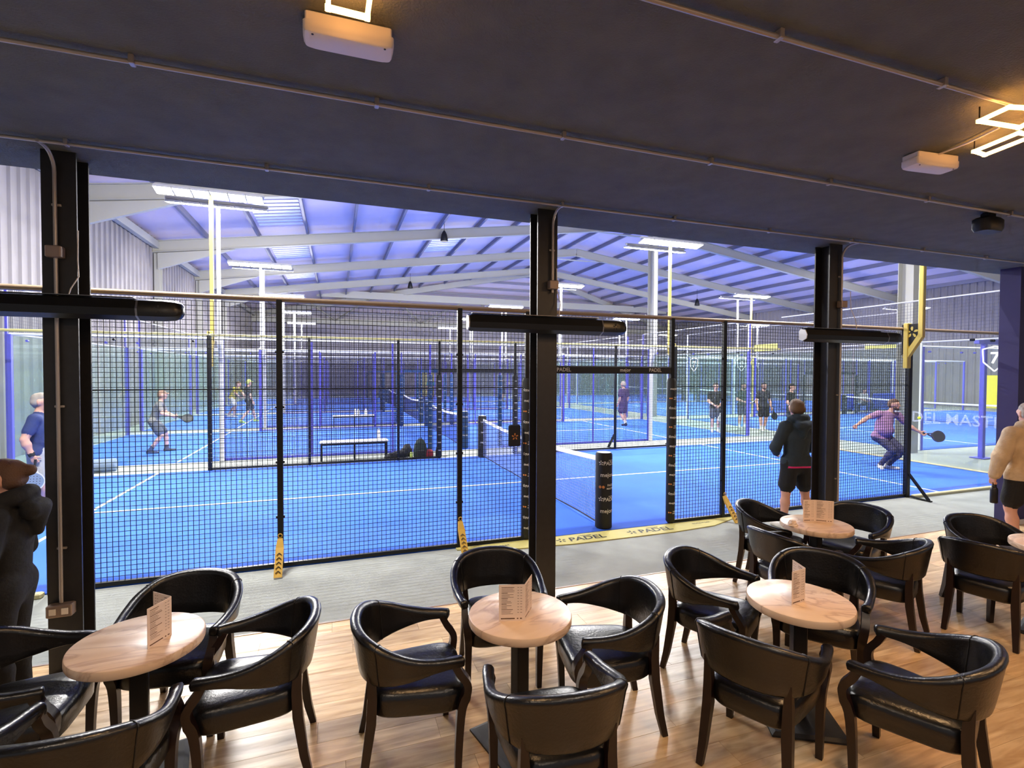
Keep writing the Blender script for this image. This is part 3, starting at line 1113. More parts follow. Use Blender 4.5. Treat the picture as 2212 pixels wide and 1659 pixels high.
# fittings on the fence that faces the cafe
nf = [o for o in C.objects if o.name == 'court_fence'][0]
for x in (-4, -2, 2):
    b = MB().loft([[(x - 0.025, -0.03, 0.33), (x + 0.025, -0.03, 0.33), (x + 0.025, -0.06, 0.345), (x - 0.025, -0.06, 0.345)],
                   [(x - 0.04, -0.09, 0.245), (x + 0.04, -0.09, 0.245), (x + 0.04, -0.115, 0.26), (x - 0.04, -0.115, 0.26)],
                   [(x - 0.04, -0.30, 0.004), (x + 0.04, -0.30, 0.004), (x + 0.04, -0.325, 0.016), (x - 0.04, -0.325, 0.016)]]).build('foot_brace', 'brace_gold', nf)
    a = MB()
    for k in range(5):
        s = 0.2 + 0.15 * k
        cy, cz = -0.115 - 0.21 * s, 0.26 - 0.244 * s
        dy, dz = -0.21 / 0.32, -0.244 / 0.32
        nrm = (0, -0.76 * 0.004, 0.65 * 0.004)
        for sx in (-1, 1):
            a.bar((x, cy + nrm[1], cz + nrm[2] + 0.004), (x + sx * 0.025, cy + dy * 0.025 + nrm[1], cz + dz * 0.025 + nrm[2] + 0.004), 0.008, 0.003)
    a.build('arrow_print', 'print_black', b)
    MB().tube([(x + 0.02 * math.cos(q), -0.055, 0.37 + 0.02 * math.sin(q)) for q in [2 * PI * i / 10 for i in range(11)]], 0.006, 6).build('ring', 'brace_gold', b)
MB().bar((6.0, -0.03, 0.42), (6.0, -0.36, 0.02), 0.05, 0.03).bar((6.0, -0.03, 0.03), (6.0, -0.40, 0.012), 0.05, 0.02).build('foot_brace', 'fence_black', nf)

ff = [o for o in C.objects if o.name == 'court_fence.001'][0]
for x in (4, 6):
    MB().bar((x, 0.03, 0.42), (x, 0.36, 0.02), 0.06, 0.04).bar((x, 0.03, 0.03), (x, 0.40, 0.012), 0.06, 0.02).build('foot_brace', 'fence_black', ff)
cc = thing('security_camera', 'small white security camera on the pale hall column', 'camera', (11.3, 3.25, 6.0))
MB().tube([(0, 0.04, 0.0), (0, -0.08, 0.0)], 0.03, 12).build('mount', 'white_paint', cc, smooth=True)
MB().tube([(-0.22, -0.14, -0.04), (0.1, -0.14, 0.04)], 0.06, 14).build('body', 'white_paint', cc, smooth=40)
MB().tube([(-0.235, -0.14, -0.044), (-0.21, -0.14, -0.038)], 0.035, 12).build('lens', 'black_metal', cc)
sl = thing('door_sill', 'pale gold printed strip across the doorway of the nearest court', 'floor strip', (0, 0, 0))
MB().prism([(-2.05, -0.03), (-2.05, -0.10), (-1.3, -0.30), (-0.6, -0.36), (0.9, -0.36), (1.6, -0.30), (2.15, -0.09), (2.15, -0.03)],
           lambda u, v, w: (u, v, 0.001 + w), 0.012).build('mat', 'sill_gold', sl)
w_ = MB()
for xx in (-0.42, 0.62):
    text_on(w_, 'PADEL', 0.18, lambda u, v: (xx + 0.06 + u, -0.21 + v, 0.0145), 0.022, 0.15)
    text_on(w_, 'PREMIER', 0.05, lambda u, v: (xx + 0.08 + u, -0.115 + v, 0.0145), 0.0, 0.1)
    flower(w_, lambda u, v: (xx - 0.3 + u, -0.2 + v, 0.0145), 0.07)
for xx in (-1.55, 1.5):
    text_on(w_, 'mejorset', 0.085, lambda u, v: (xx + u, -0.14 + v, 0.0145), 0.0)
w_.build('print', 'print_black', sl)
kb = thing('court_kerb', 'gold kerb under the glass at the right end of the nearest court', 'kerb', (0, 0, 0))
MB().bbox(6.05, 10.0, -0.12, -0.04, 0.0, 0.05, 0.01).build('strip', 'kerb_cream', kb)
kb = thing('court_kerb', 'gold kerb under the glass at the left end of the nearest court', 'kerb', (0, 0, 0))
MB().bbox(-10.0, -6.05, -0.12, -0.04, 0.0, 0.05, 0.01).build('strip', 'kerb_cream', kb)
kb = thing('court_kerb', 'pale kerb along the right end line of the nearest court', 'kerb', (0, 0, 0))
MB().bbox(9.86, 9.96, 0.05, 6.35, 0.009, 0.04, 0.01).build('strip', 'kerb_cream', kb)

mo = thing('court_monitor', 'small black wall box with flower emblem hung on the cafe side fence', 'box', (-1.30, -0.035, 1.355))
MB().bbox(-0.08, 0.08, -0.02, 0.02, -0.135, 0.135, 0.012).build('case', 'bottle_black', mo)
w_ = MB()
flower(w_, lambda u, v: (u, -0.0212, -0.01 + v), 0.045)
w_.build('emblem', 'print_gold', mo)

gf = thing('gate_frame', 'violet steel gate post and lintel right of the nearest court', 'gate', (12.25, 2.2, 0))
MB().bbox(-0.055, 0.055, -0.055, 0.055, 0.0, 3.0, 0.01).build('post', 'violet_paint', gf)
MB().bbox(-0.2, 0.2, -0.16, 0.16, 0.0, 0.02, 0.005).build('base_plate', 'violet_paint', gf)
MB().bbox(-0.3, 1.9, -0.06, 0.06, 2.93, 3.05, 0.01).build('lintel', 'violet_paint', gf)
dr = thing('emergency_door', 'bright yellow double door in the far right wall', 'door', (35.9, 13.45, 0))
MB().bbox(-0.06, 0, -1.1, -0.01, 0.0, 2.1, 0.01).build('leaf', 'door_yellow', dr)
MB().bbox(-0.06, 0, 0.01, 1.1, 0.0, 2.1, 0.01).build('leaf', 'door_yellow', dr)
for s in (-0.12, 0.12):
    MB().bbox(-0.12, -0.06, s - 0.06, s + 0.06, 0.95, 1.1, 0.01).build('push_bar', 'black_metal', dr)
for (yy, zz, ln, lab) in ((9.05, 3.15, 1.1, 'yellow printed banner on the right row near the standing men'), (4.7, 3.05, 1.0, 'yellow printed banner behind the right column')):
    bn = thing('banner', lab, 'banner', (12.15, yy, zz))
    MB().bbox(-0.02, 0.0, -ln / 2, ln / 2, -0.13, 0.13, 0.004).build('board', 'board_yellow', bn)
    w_ = MB()
    for k in range(3):
        text_on(w_, 'PADEL', 0.13, lambda u, v: (-0.0215, ln / 2 - 0.2 - k * 0.33 - u * 0.7, v), 0.0)
    w_.build('print', 'sill_gold', bn)
bd = thing('sponsor_board', 'tall yellow board standing behind the far courts', 'board', (4.2, 38.4, 0))
MB().bbox(-0.65, 0.65, -0.03, 0.03, 0.1, 2.2, 0.01).build('panel', 'board_yellow', bd)
MB().bbox(-0.6, -0.5, -0.25, 0.25, 0, 0.1, 0.01).bbox(0.5, 0.6, -0.25, 0.25, 0, 0.1, 0.01).build('foot', 'black_metal', bd)
for i, (bx_, by_) in enumerate(((23.6, 14.86), (27.4, 14.86))):
    bb = thing('barrier', ['low blue barrier behind the standing men', 'low blue barrier beside the seated player'][i], 'barrier', (bx_, by_, 0))
    MB().bbox(-1.1, 1.1, -0.06, 0.06, 0.12, 1.0, 0.03).build('panel', 'barrier_blue', bb)
    MB().bbox(-0.9, -0.8, -0.12, 0.12, 0, 0.12, 0.01).bbox(0.8, 0.9, -0.12, 0.12, 0, 0.12, 0.01).build('foot', 'black_metal', bb)


# benches and kit between the courts
def bench(x0, x1, y, lab):
    t = thing('bench', lab, 'bench', ((x0 + x1) / 2, y, 0), 0, 'white topped benches between the courts')
    L = (x1 - x0) / 2
    MB().bbox(-L, L, -0.17, 0.17, 0.42, 0.47, 0.015).build('seat', 'bench_white', t)
    MB().box(-L + 0.02, L - 0.02, -0.15, -0.12, 0.38, 0.42).box(-L + 0.02, L - 0.02, 0.12, 0.15, 0.38, 0.42).build('frame', 'fence_black', t)
    for xx in (-L + 0.04, 0, L - 0.04):
        MB().box(xx - 0.02, xx + 0.02, -0.15, -0.11, 0, 0.40).box(xx - 0.02, xx + 0.02, 0.11, 0.15, 0, 0.40).build('leg', 'fence_black', t)


bench(-3.8, -2.2, 6.95, 'white topped bench nearest the cafe, between first and second courts')
bench(-3.55, -1.95, 14.6, 'white topped bench farther off, between second and third courts')


def bottle(x, y, z, h, r, m, lab, group=None):
    t = thing('water_bottle', lab, 'bottle', (x, y, z), 0, group)
    MB().lathe([(r * 0.9, 0), (r, 0.01), (r, h * 0.68), (r * 0.62, h * 0.8), (r * 0.5, h * 0.83)], 16).build('body', m, t, smooth=50)
    MB().lathe([(r * 0.56, h * 0.83), (r * 0.56, h * 0.98), (r * 0.4, h)], 14).build('cap', 'bottle_black' if m == 'bottle_lime' else m, t, smooth=50)


bottle(-2.42, 6.95, 0.47, 0.27, 0.045, 'bottle_white', 'white water bottle on the bench nearest the cafe')
for i, xx in enumerate((-2.72, -2.6, -2.32)):
    bottle(xx, 14.6, 0.47, 0.24, 0.05, 'bottle_white', ['left white bottle on the farther bench', 'middle white bottle on the farther bench', 'right white bottle on the farther bench'][i], 'bottles on the farther bench')
bottle(-1.66, 6.62, 0, 0.2, 0.04, 'bottle_lime', 'lime drinks bottle standing left of the green backpack')
bottle(-1.02, 6.62, 0, 0.26, 0.035, 'bottle_black', 'slim dark bottle right of the red bag')
bp = thing('backpack', 'dark green backpack leaning upright behind the fence', 'backpack', (-1.42, 6.72, 0), 0.1)
secs = []
for z, s, d in ((0.0, 0.9, 0.9), (0.04, 1.0, 1), (0.2, 1.0, 1), (0.34, 0.8, 0.85), (0.44, 0.5, 0.6), (0.47, 0.25, 0.3)):
    secs.append([(0.17 * s * math.copysign(abs(math.cos(a)) ** 0.6, math.cos(a)), 0.1 * d * math.copysign(abs(math.sin(a)) ** 0.6, math.sin(a)), z) for a in [2 * PI * k / 18 for k in range(18)]])
MB().loft(secs).build('body', 'bag_green', bp, smooth=50)
MB().bbox(-0.11, 0.11, -0.13, -0.09, 0.05, 0.2, 0.02).build('pocket', 'bag_black', bp)
MB().tube([(-0.03, 0, 0.45), (-0.03, 0, 0.5), (0.03, 0, 0.5), (0.03, 0, 0.45)], 0.008, 6).build('loop', 'bag_black', bp)
rb = thing('sports_bag', 'small crimson bag beside the green backpack', 'bag', (-1.2, 6.7, 0))
MB().loft([[(0.11 * s * math.copysign(abs(math.cos(a)) ** 0.7, math.cos(a)), 0.08 * s * math.sin(a), z) for a in [2 * PI * k / 14 for k in range(14)]] for z, s in ((0, 0.85), (0.03, 1), (0.12, 1.0), (0.17, 0.8), (0.19, 0.5))]).build('body', 'bag_red', rb, smooth=50)
MB().tube([(-0.05, 0, 0.17), (-0.04, 0, 0.22), (0.04, 0, 0.22), (0.05, 0, 0.17)], 0.007, 6).build('handle', 'bag_black', rb)
kb_ = thing('kit_bag', 'black holdall slumped at the end of the bench', 'bag', (-1.95, 6.72, 0), 0.15)
MB().loft([[(x, 0.14 * s * math.cos(a), 0.02 + h * 0.5 + h * 0.5 * math.sin(a)) for a in [2 * PI * k / 14 for k in range(14)]] for x, s, h in ((-0.36, 0.3, 0.05), (-0.3, 0.8, 0.1), (-0.1, 1, 0.16), (0.08, 1, 0.2), (0.15, 1.0, 0.32), (0.26, 0.9, 0.34), (0.32, 0.5, 0.2))]).build('body', 'bag_black', kb_, smooth=60)
MB().tube([(-0.25, -0.1, 0.12), (-0.1, -0.14, 0.18), (0.05, -0.12, 0.2)], 0.01, 6).build('strap', 'bag_black', kb_)
tw = thing('duffel_bag', 'blue grey rolled duffel bag by the left glass wall', 'bag', (-8.28, 7.0, 0), 0.15)
MB().loft([[(x, 0.13 * s * math.cos(a), 0.13 + 0.13 * s * math.sin(a)) for a in [2 * PI * k / 18 for k in range(18)]] for x, s in ((-0.5, 0.6), (-0.48, 1), (0.2, 1))]).build('body', 'bag_black', tw, smooth=50)
MB().loft([[(x, 0.13 * s * math.cos(a), 0.13 + 0.13 * s * math.sin(a)) for a in [2 * PI * k / 18 for k in range(18)]] for x, s in ((-0.02, 1.03), (0.36, 1.03), (0.38, 0.8), (0.37, 0.3))]).build('end_panel', 'towel_grey', tw, smooth=50)
MB().bbox(-0.07, 0.07, -0.05, 0.05, 0.0, 0.03, 0.01).build('shoe_bag', 'bottle_white', None, (-0.78, 6.75, 0.0))
tag([o for o in C.objects if o.name == 'shoe_bag'][0], 'flat white pouch on the carpet beside the far doorway', 'pouch')


# ------------------------------------------------------------------ cafe furniture
def catmull(P, n):
    out = []
    Q = [P[0]] + list(P) + [P[-1]]
    for i in range(1, len(Q) - 2):
        for k in range(n):
            t = k / n
            out.append(tuple(0.5 * ((2 * Q[i][d]) + (-Q[i - 1][d] + Q[i + 1][d]) * t + (2 * Q[i - 1][d] - 5 * Q[i][d] + 4 * Q[i + 1][d] - Q[i + 2][d]) * t * t
                                    + (-Q[i - 1][d] + 3 * Q[i][d] - 3 * Q[i + 1][d] + Q[i + 2][d]) * t ** 3) for d in range(len(P[0]))))
    out.append(tuple(P[-1]))
    return out


# half of the wrap-around back: x, y, top z, bottom z, thickness
HALF = [(0.262, 0.225, 0.652, 0.598, 0.052), (0.272, 0.185, 0.655, 0.602, 0.05), (0.284, 0.09, 0.663, 0.594, 0.048), (0.290, -0.02, 0.688, 0.570, 0.048),
        (0.268, -0.135, 0.735, 0.545, 0.05), (0.205, -0.225, 0.780, 0.532, 0.05), (0.105, -0.272, 0.800, 0.528, 0.05), (0.0, -0.284, 0.804, 0.527, 0.05)]
_h = catmull(HALF, 4)
BAND = _h + [(-x, y, a, b, w) for x, y, a, b, w in reversed(_h[:-1])]


def band_section(i, grow=0.0):
    x, y, zt, zb, th = BAND[i]
    a, b = BAND[max(i - 1, 0)], BAND[min(i + 1, len(BAND) - 1)]
    t = Vector((b[0] - a[0], b[1] - a[1])).normalized()
    nrm = Vector((-t.y, t.x))                # points inward or outward; fix outward
    if nrm.dot(Vector((x, y + 0.05))) < 0:
        nrm = -nrm
    h = zt - zb
    r = th / 2 + grow
    pts = []
    prof = [(-0.62, 0.0), (0.62, 0.0), (0.95, 0.05 * h), (1.0, 0.3 * h), (1.0, h - 0.05), (1.12, h - 0.03), (1.12, h - 0.016), (0.75, h - 0.003), (0.0, h + grow), (-0.75, h - 0.003),
            (-1.1, h - 0.016), (-1.1, h - 0.03), (-0.95, h - 0.05), (-0.95, 0.3 * h), (-0.9, 0.05 * h)]
    for u, v in prof:
        v = max(0.0, min(v, h + grow))
        lean = (zb + v - 0.58) * 0.16
        q = nrm * (u * r + lean)
        pts.append((x + q.x, y + q.y, zb + v))
    return pts


def make_chair():
    t = thing('tub_chair', 'x', 'chair', (0, 0, 0), 0, 'black leather tub chairs round the cafe tables')
    secs = [band_section(i) for i in range(len(BAND))]

    def shrink(sec, s, dy):
        cx = sum(p[0] for p in sec) / len(sec)
        cz = sum(p[2] for p in sec) / len(sec)
        return [(cx + (p[0] - cx) * s, p[1] + dy, cz + (p[2] - cz) * s) for p in sec]
    secs = [shrink(secs[0], 0.6, 0.012), shrink(secs[0], 0.92, 0.008)] + secs + [shrink(secs[-1], 0.92, 0.008), shrink(secs[-1], 0.6, 0.012)]
    back = MB().loft(secs).build('backrest', 'leather', t, smooth=55)
    n = len(BAND)
    for i in (18, n - 19):
        s = band_section(i, 0.0015)
        cx = sum(p[0] for p in s) / len(s)
        cy = sum(p[1] for p in s) / len(s)
        MB().tube([(p[0], p[1], p[2]) for p in s] + [s[0]], 0.0028, 5, cap=False).build('seam', 'leather_seam', back)
    secs = []
    for z, s in ((0.335, 0.95), (0.35, 1.0), (0.425, 1.02), (0.45, 1.0), (0.466, 0.94), (0.476, 0.8), (0.481, 0.5), (0.482, 0.15)):
        sec = []
        for k in range(32):
            a = 2 * PI * k / 32
            u, v = math.cos(a), math.sin(a)
            u = math.copysign(abs(u) ** 0.42, u)
            v = math.copysign(abs(v) ** 0.42, v)
            wx = 0.235 + 0.03 * v
            sec.append((wx * u * s, 0.015 + 0.255 * v * s, z))
        secs.append(sec)
    MB().loft(secs).build('seat', 'leather', t, smooth=50)
    for sx in (-1, 1):
        pts = catmull([(0.245, 0.215, 0.0), (0.245, 0.222, 0.2), (0.246, 0.235, 0.36), (0.252, 0.262, 0.44), (0.262, 0.262, 0.50), (0.266, 0.222, 0.56), (0.264, 0.195, 0.615)], 3)
        W = [(0.034 + 0.016 * min(1, i / 8), 0.034 + 0.016 * min(1, i / 8)) if i < 9 else (0.04, 0.05 - 0.01 * (i - 9) / 9) for i in range(len(pts))]
        MB().tube([(sx * p[0], p[1], p[2]) for p in pts], 0.02, rect=W).build('leg', 'dark_wood', t, smooth=35)
    for sx in (-1, 1):
        pts = [(sx * 0.205, -0.232, 0.60), (sx * 0.20, -0.226, 0.46), (sx * 0.20, -0.232, 0.33), (sx * 0.212, -0.262, 0.12), (sx * 0.22, -0.29, 0.0)]
        MB().tube(pts, 0.02, rect=[(0.042, 0.028), (0.049, 0.044), (0.051, 0.05), (0.042, 0.042), (0.034, 0.034)]).build('leg', 'dark_wood', t, smooth=35)
    return t


chairs = [  # arm-tip midpoint x, y, facing degrees, label
    (-2.80, -3.16, -4, 'black leather tub chair on the left of the middle table'),
    (-2.36, -2.82, -96, 'black leather tub chair behind the middle table, by the steel column'),
    (-2.04, -3.22, 170, 'black leather tub chair on the right of the middle table'),
    (-2.42, -3.60, 84, 'black leather tub chair in front of the middle table, back to the viewer'),
    (-4.37, -2.61, -98, 'black leather tub chair behind the leftmost table'),
    (-4.06, -2.94, 180, 'black leather tub chair on the right of the leftmost table'),
    (-4.76, -2.78, 0, 'black leather tub chair on the left of the leftmost table, cut by the edge'),
    (-4.42, -3.22, 86, 'black leather tub chair in front of the leftmost table, back to the viewer'),
    (-0.72, -3.24, -58, 'black leather tub chair at the left of the right front table'),
    (-0.32, -3.48, -143, 'black leather tub chair behind the right front table'),
    (-0.99, -3.74, 27, 'black leather tub chair in front of the right front table, its back half turned'),
    (-0.62, -4.04, 113, 'black leather tub chair nearest the lower right corner'),
    (0.90, -2.22, -60, 'black leather tub chair at the far left of the rear right table'),
    (1.27, -2.42, -166, 'black leather tub chair at the far right of the rear right table, behind the menu'),
    (0.58, -2.64, 4, 'black leather tub chair at the near left of the rear right table'),
    (0.82, -2.86, 114, 'black leather tub chair at the near right of the rear right table'),
    (2.17, -3.36, -108, 'black leather tub chair behind the table at the right edge'),
    (1.96, -3.32, 15, 'black leather tub chair in front of the table at the right edge'),
]
proto = None
for (mx, my, deg, lab) in chairs:
    th = math.radians(deg)
    o = make_chair() if proto is None else copy_tree(proto)
    proto = proto or o
    o.location = (mx - 0.21 * math.cos(th), my - 0.21 * math.sin(th), 0.0)
    o.rotation_euler = (0, 0, th - PI / 2)
    o['label'] = lab


def make_table():
    t = thing('cafe_table', 'x', 'table', (0, 0, 0), 0, 'round marble topped cafe tables')
    MB().lathe([(0.286, 0.70), (0.297, 0.703), (0.30, 0.71), (0.30, 0.74), (0.297, 0.747), (0.29, 0.75)], 56).build('tabletop', 'cream_marble', t, smooth=35)
    MB().bbox(-0.04, 0.04, -0.04, 0.04, 0.02, 0.70, 0.006).build('pedestal', 'black_metal', t)
    MB().bbox(-0.11, 0.11, -0.11, 0.11, 0.685, 0.70, 0.004).build('top_plate', 'black_metal', t)
    MB().loft([[(sx * s, sy * s, z) for sx, sy in ((-1, -1), (1, -1), (1, 1), (-1, 1))] for z, s in ((0.0, 0.215), (0.012, 0.215), (0.022, 0.19), (0.026, 0.05))]).build('base_plate', 'black_plate', t)
    return t


tables = [(-2.41, -3.27, 0.25, 'marble topped round table in the middle with an open menu'), (-4.40, -2.90, 0.2, 'marble topped round table at the left edge of the cafe'),
          (-0.70, -3.66, -0.5, 'marble topped round table at right front with a half closed menu'), (0.82, -2.52, 0.1, 'marble topped round table by the right column'),
          (2.20, -3.60, 0.3, 'marble topped round table cut by the right edge')]
proto = None
for (x, y, rz, lab) in tables:
    o = make_table() if proto is None else copy_tree(proto)
    proto = proto or o
    o.location = (x, y, 0)
    o.rotation_euler = (0, 0, rz)
    o['label'] = lab


def menu(p0, p1, p2, h, lab):
    """folded card standing on a table; p1 is the fold"""
    t = thing('menu_card', lab, 'menu', (p1[0], p1[1], 0.75), 0, 'folded menus on the cafe tables')
    for k, (a, b) in enumerate(((p0, p1), (p1, p2))):
        a = Vector((a[0] - p1[0], a[1] - p1[1], 0.001))
        b = Vector((b[0] - p1[0], b[1] - p1[1], 0.001))
        d = b - a
        L = d.length
        d.normalize()
        nn = Vector((d.y, -d.x, 0))
        pg = MB().bar(a + Vector((0, 0, h / 2)), b + Vector((0, 0, h / 2)), 0.0016, h).build('page', 'menu_paper', t)
        for sgn in (1, -1):
            mb, dk = MB(), MB()
            off = nn * (0.0012 * sgn)
            rnd = random.Random(int(1000 * (p0[0] + k)))

            def line(s0, s1, z, w, tgt):
                q0, q1 = a + d * (L * s0) + off, a + d * (L * s1) + off
                up = Vector((0, 0, w / 2))
                base = Vector((0, 0, z * h))
                tgt.add([q0 + base - up, q1 + base - up, q1 + base + up, q0 + base + up], [(0, 1, 2, 3)])
            z = 0.92
            row = 0
            while z > 0.16:
                w = 0.2 + 0.3 * rnd.random()
                line(0.1, 0.1 + w, z, 0.0032 if row % 4 == 0 else 0.0022, dk if row % 4 == 0 else mb)
                if row % 2 == 0:
                    line(0.72, 0.78, z, 0.0026, mb)
                    line(0.83, 0.9, z, 0.0026, mb)
                z -= 0.036 if row % 4 else 0.045
                row += 1
            line(0.08, 0.62, 0.06, 0.006, dk)
            line(0.7, 0.76, 0.06, 0.006, dk)
            line(0.82, 0.9, 0.06, 0.006, dk)
            mb.build('text_lines', 'menu_ink', pg)
            dk.build('text_lines', 'menu_ink_dark', pg)


menu((-2.56, -3.33), (-2.42, -3.37), (-2.33, -3.25), 0.205, 'folded menu standing open on the middle table')
menu((-4.32, -3.04), (-4.25, -2.91), (-4.36, -2.81), 0.205, 'folded menu on the leftmost table')
menu((-0.83, -3.72), (-0.70, -3.70), (-0.654, -3.568), 0.205, 'folded menu seen edge-on, right front table')
menu((0.75, -2.44), (0.86, -2.47), (0.98, -2.57), 0.205, 'folded menu on the table by the right column')
nk = MB()
rn = random.Random(3)
secs = []
for i in range(5):
    secs.append([((0.05 - 0.006 * i) * math.cos(2 * PI * k / 12) * (0.7 + 0.5 * rn.random()), (0.04 - 0.004 * i) * math.sin(2 * PI * k / 12) * (0.7 + 0.5 * rn.random()), 0.012 * i) for k in range(12)])
nk.loft(secs)
tag(nk.build('napkin', 'menu_paper', None, (0.555, -2.50, 0.752)), 'crumpled paper napkin at the edge of the table by the right column', 'napkin')


# ------------------------------------------------------------------ people: one continuous skin from blended tapered limbs
def surface_nets(val, org, h):
    """val: 3d array of signed distances, returns verts, quads"""
    s = val < 0
    nx, ny, nz = val.shape
    c = np.zeros((nx - 1, ny - 1, nz - 1), np.uint8)
    corners = [(i, j, k) for i in (0, 1) for j in (0, 1) for k in (0, 1)]
    for i, j, k in corners:
        c += s[i:nx - 1 + i, j:ny - 1 + j, k:nz - 1 + k]
    act = (c > 0) & (c < 8)
    idx = np.argwhere(act)
    num = -np.ones(act.shape, np.int64)
    num[act] = np.arange(len(idx))
    acc = np.zeros((len(idx), 3))
    cnt = np.zeros(len(idx))
    I, J, K = idx.T
    for a in corners:
        for ax in range(3):
            if a[ax] == 1:
                continue
            b = list(a)
            b[ax] = 1
            va = val[I + a[0], J + a[1], K + a[2]]
            vb = val[I + b[0], J + b[1], K + b[2]]
            m = (va < 0) != (vb < 0)
            t = np.where(m, va / np.where(m, va - vb, 1), 0)
            for d in range(3):
                acc[:, d] += np.where(m, a[d] + (t if d == ax else 0), 0)
            cnt += m
    verts = np.array(org) + (idx + acc / cnt[:, None]) * h
    quads = []
    for ax in range(3):
        sl0 = [slice(None)] * 3
        sl1 = [slice(None)] * 3
        sl0[ax] = slice(0, -1)
        sl1[ax] = slice(1, None)
        ch = s[tuple(sl0)] != s[tuple(sl1)]
        e = np.argwhere(ch)
        o1, o2 = [d for d in range(3) if d != ax]
        ok = (e[:, o1] > 0) & (e[:, o2] > 0) & (e[:, o1] < val.shape[o1] - 1) & (e[:, o2] < val.shape[o2] - 1)
        e = e[ok]
        q = []
        for d1, d2 in ((0, 0), (1, 0), (1, 1), (0, 1)):
            f = e.copy()
            f[:, o1] -= 1 - d1
            f[:, o2] -= 1 - d2
            q.append(num[f[:, 0], f[:, 1], f[:, 2]])
        q = np.stack(q, 1)
        inside = s[tuple(e.T)]
        flip = inside if ax != 1 else ~inside
        q[~flip] = q[~flip][:, ::-1]
        quads.append(q)
    return verts, np.concatenate(quads)


def sdf_mesh(prims, h, k=0.02):
    """prims: (mat_index, a, b, ra, rb, flat or None) tapered capsules; flat squeezes the local y axis"""
    pts = np.array([p[1] for p in prims] + [p[2] for p in prims], float)
    rmax = max(max(p[3], p[4]) for p in prims) + 2.5 * h
    lo, hi = pts.min(0) - rmax, pts.max(0) + rmax
    n = np.ceil((hi - lo) / h).astype(int) + 1
    gx, gy, gz = [lo[d] + h * np.arange(n[d]) for d in range(3)]
    val = np.full(n, 9.0, np.float32)
    for m, a, b, ra, rb, fl in prims:
        a, b = np.array(a, float), np.array(b, float)
        r = max(ra, rb) * 1.0 + 4 * k
        i0 = np.maximum(0, ((np.minimum(a, b) - r - lo) / h).astype(int))
        i1 = np.minimum(n, ((np.maximum(a, b) + r - lo) / h).astype(int) + 2)
        X, Y, Z = np.meshgrid(gx[i0[0]:i1[0]], gy[i0[1]:i1[1]], gz[i0[2]:i1[2]], indexing='ij')
        d = prim_dist(X, Y, Z, a, b, ra, rb, fl)
        sl = tuple(slice(i0[q], i1[q]) for q in range(3))
        v = val[sl]
        hh = np.maximum(k - np.abs(v - d), 0) / k
        val[sl] = np.minimum(v, d) - hh * hh * k * 0.25
    vs, fs = surface_nets(val, lo, h)
    # zone of every face: nearest limb wins
    fc = vs[fs].mean(1)
    best = np.full(len(fc), 9.0)
    zone = np.zeros(len(fc), int)
    for m, a, b, ra, rb, fl in prims:
        d = prim_dist(fc[:, 0], fc[:, 1], fc[:, 2], np.array(a, float), np.array(b, float), ra, rb, fl)
        w = d < best
        best[w] = d[w]
        zone[w] = m
    return vs, fs, zone


def prim_dist(X, Y, Z, a, b, ra, rb, fl):
    if fl is not None:
        cy = (a[1] + b[1]) / 2
        Y = cy + (Y - cy) / fl
        a, b = a.copy(), b.copy()
        a[1], b[1] = cy + (a[1] - cy) / fl, cy + (b[1] - cy) / fl
    ab = b - a
    L = max(float(ab @ ab), 1e-9)
    t = np.clip(((X - a[0]) * ab[0] + (Y - a[1]) * ab[1] + (Z - a[2]) * ab[2]) / L, 0, 1)
    d = np.sqrt((X - a[0] - t * ab[0]) ** 2 + (Y - a[1] - t * ab[1]) ** 2 + (Z - a[2] - t * ab[2]) ** 2) - (ra + (rb - ra) * t)
    if fl is not None:
        d = d * (0.5 + 0.5 * fl)
    return d


def add_np(me_v, me_f, me_m, vs, fs, zone):
    o = sum(len(v) for v in me_v)
    me_v.append(vs)
    me_f.append(fs + o)
    me_m.append(zone)


def np_object(name, vs, fs, zone, mats, parent=None, loc=(0, 0, 0), rz=0):
    me = bpy.data.meshes.new(name)
    me.vertices.add(len(vs))
    me.vertices.foreach_set('co', np.asarray(vs, np.float32).ravel())
    me.loops.add(len(fs) * 4)
    me.loops.foreach_set('vertex_index', np.asarray(fs, np.int32).ravel())
    me.polygons.add(len(fs))
    me.polygons.foreach_set('loop_start', np.arange(0, len(fs) * 4, 4, dtype=np.int32))
    for m in mats:
        me.materials.append(MATS[m])
    me.polygons.foreach_set('material_index', np.asarray(zone, np.int32))
    me.polygons.foreach_set('use_smooth', np.ones(len(fs), bool))
    me.update(calc_edges=True)
    me.validate()
    return put(name, me, parent, loc, rz)


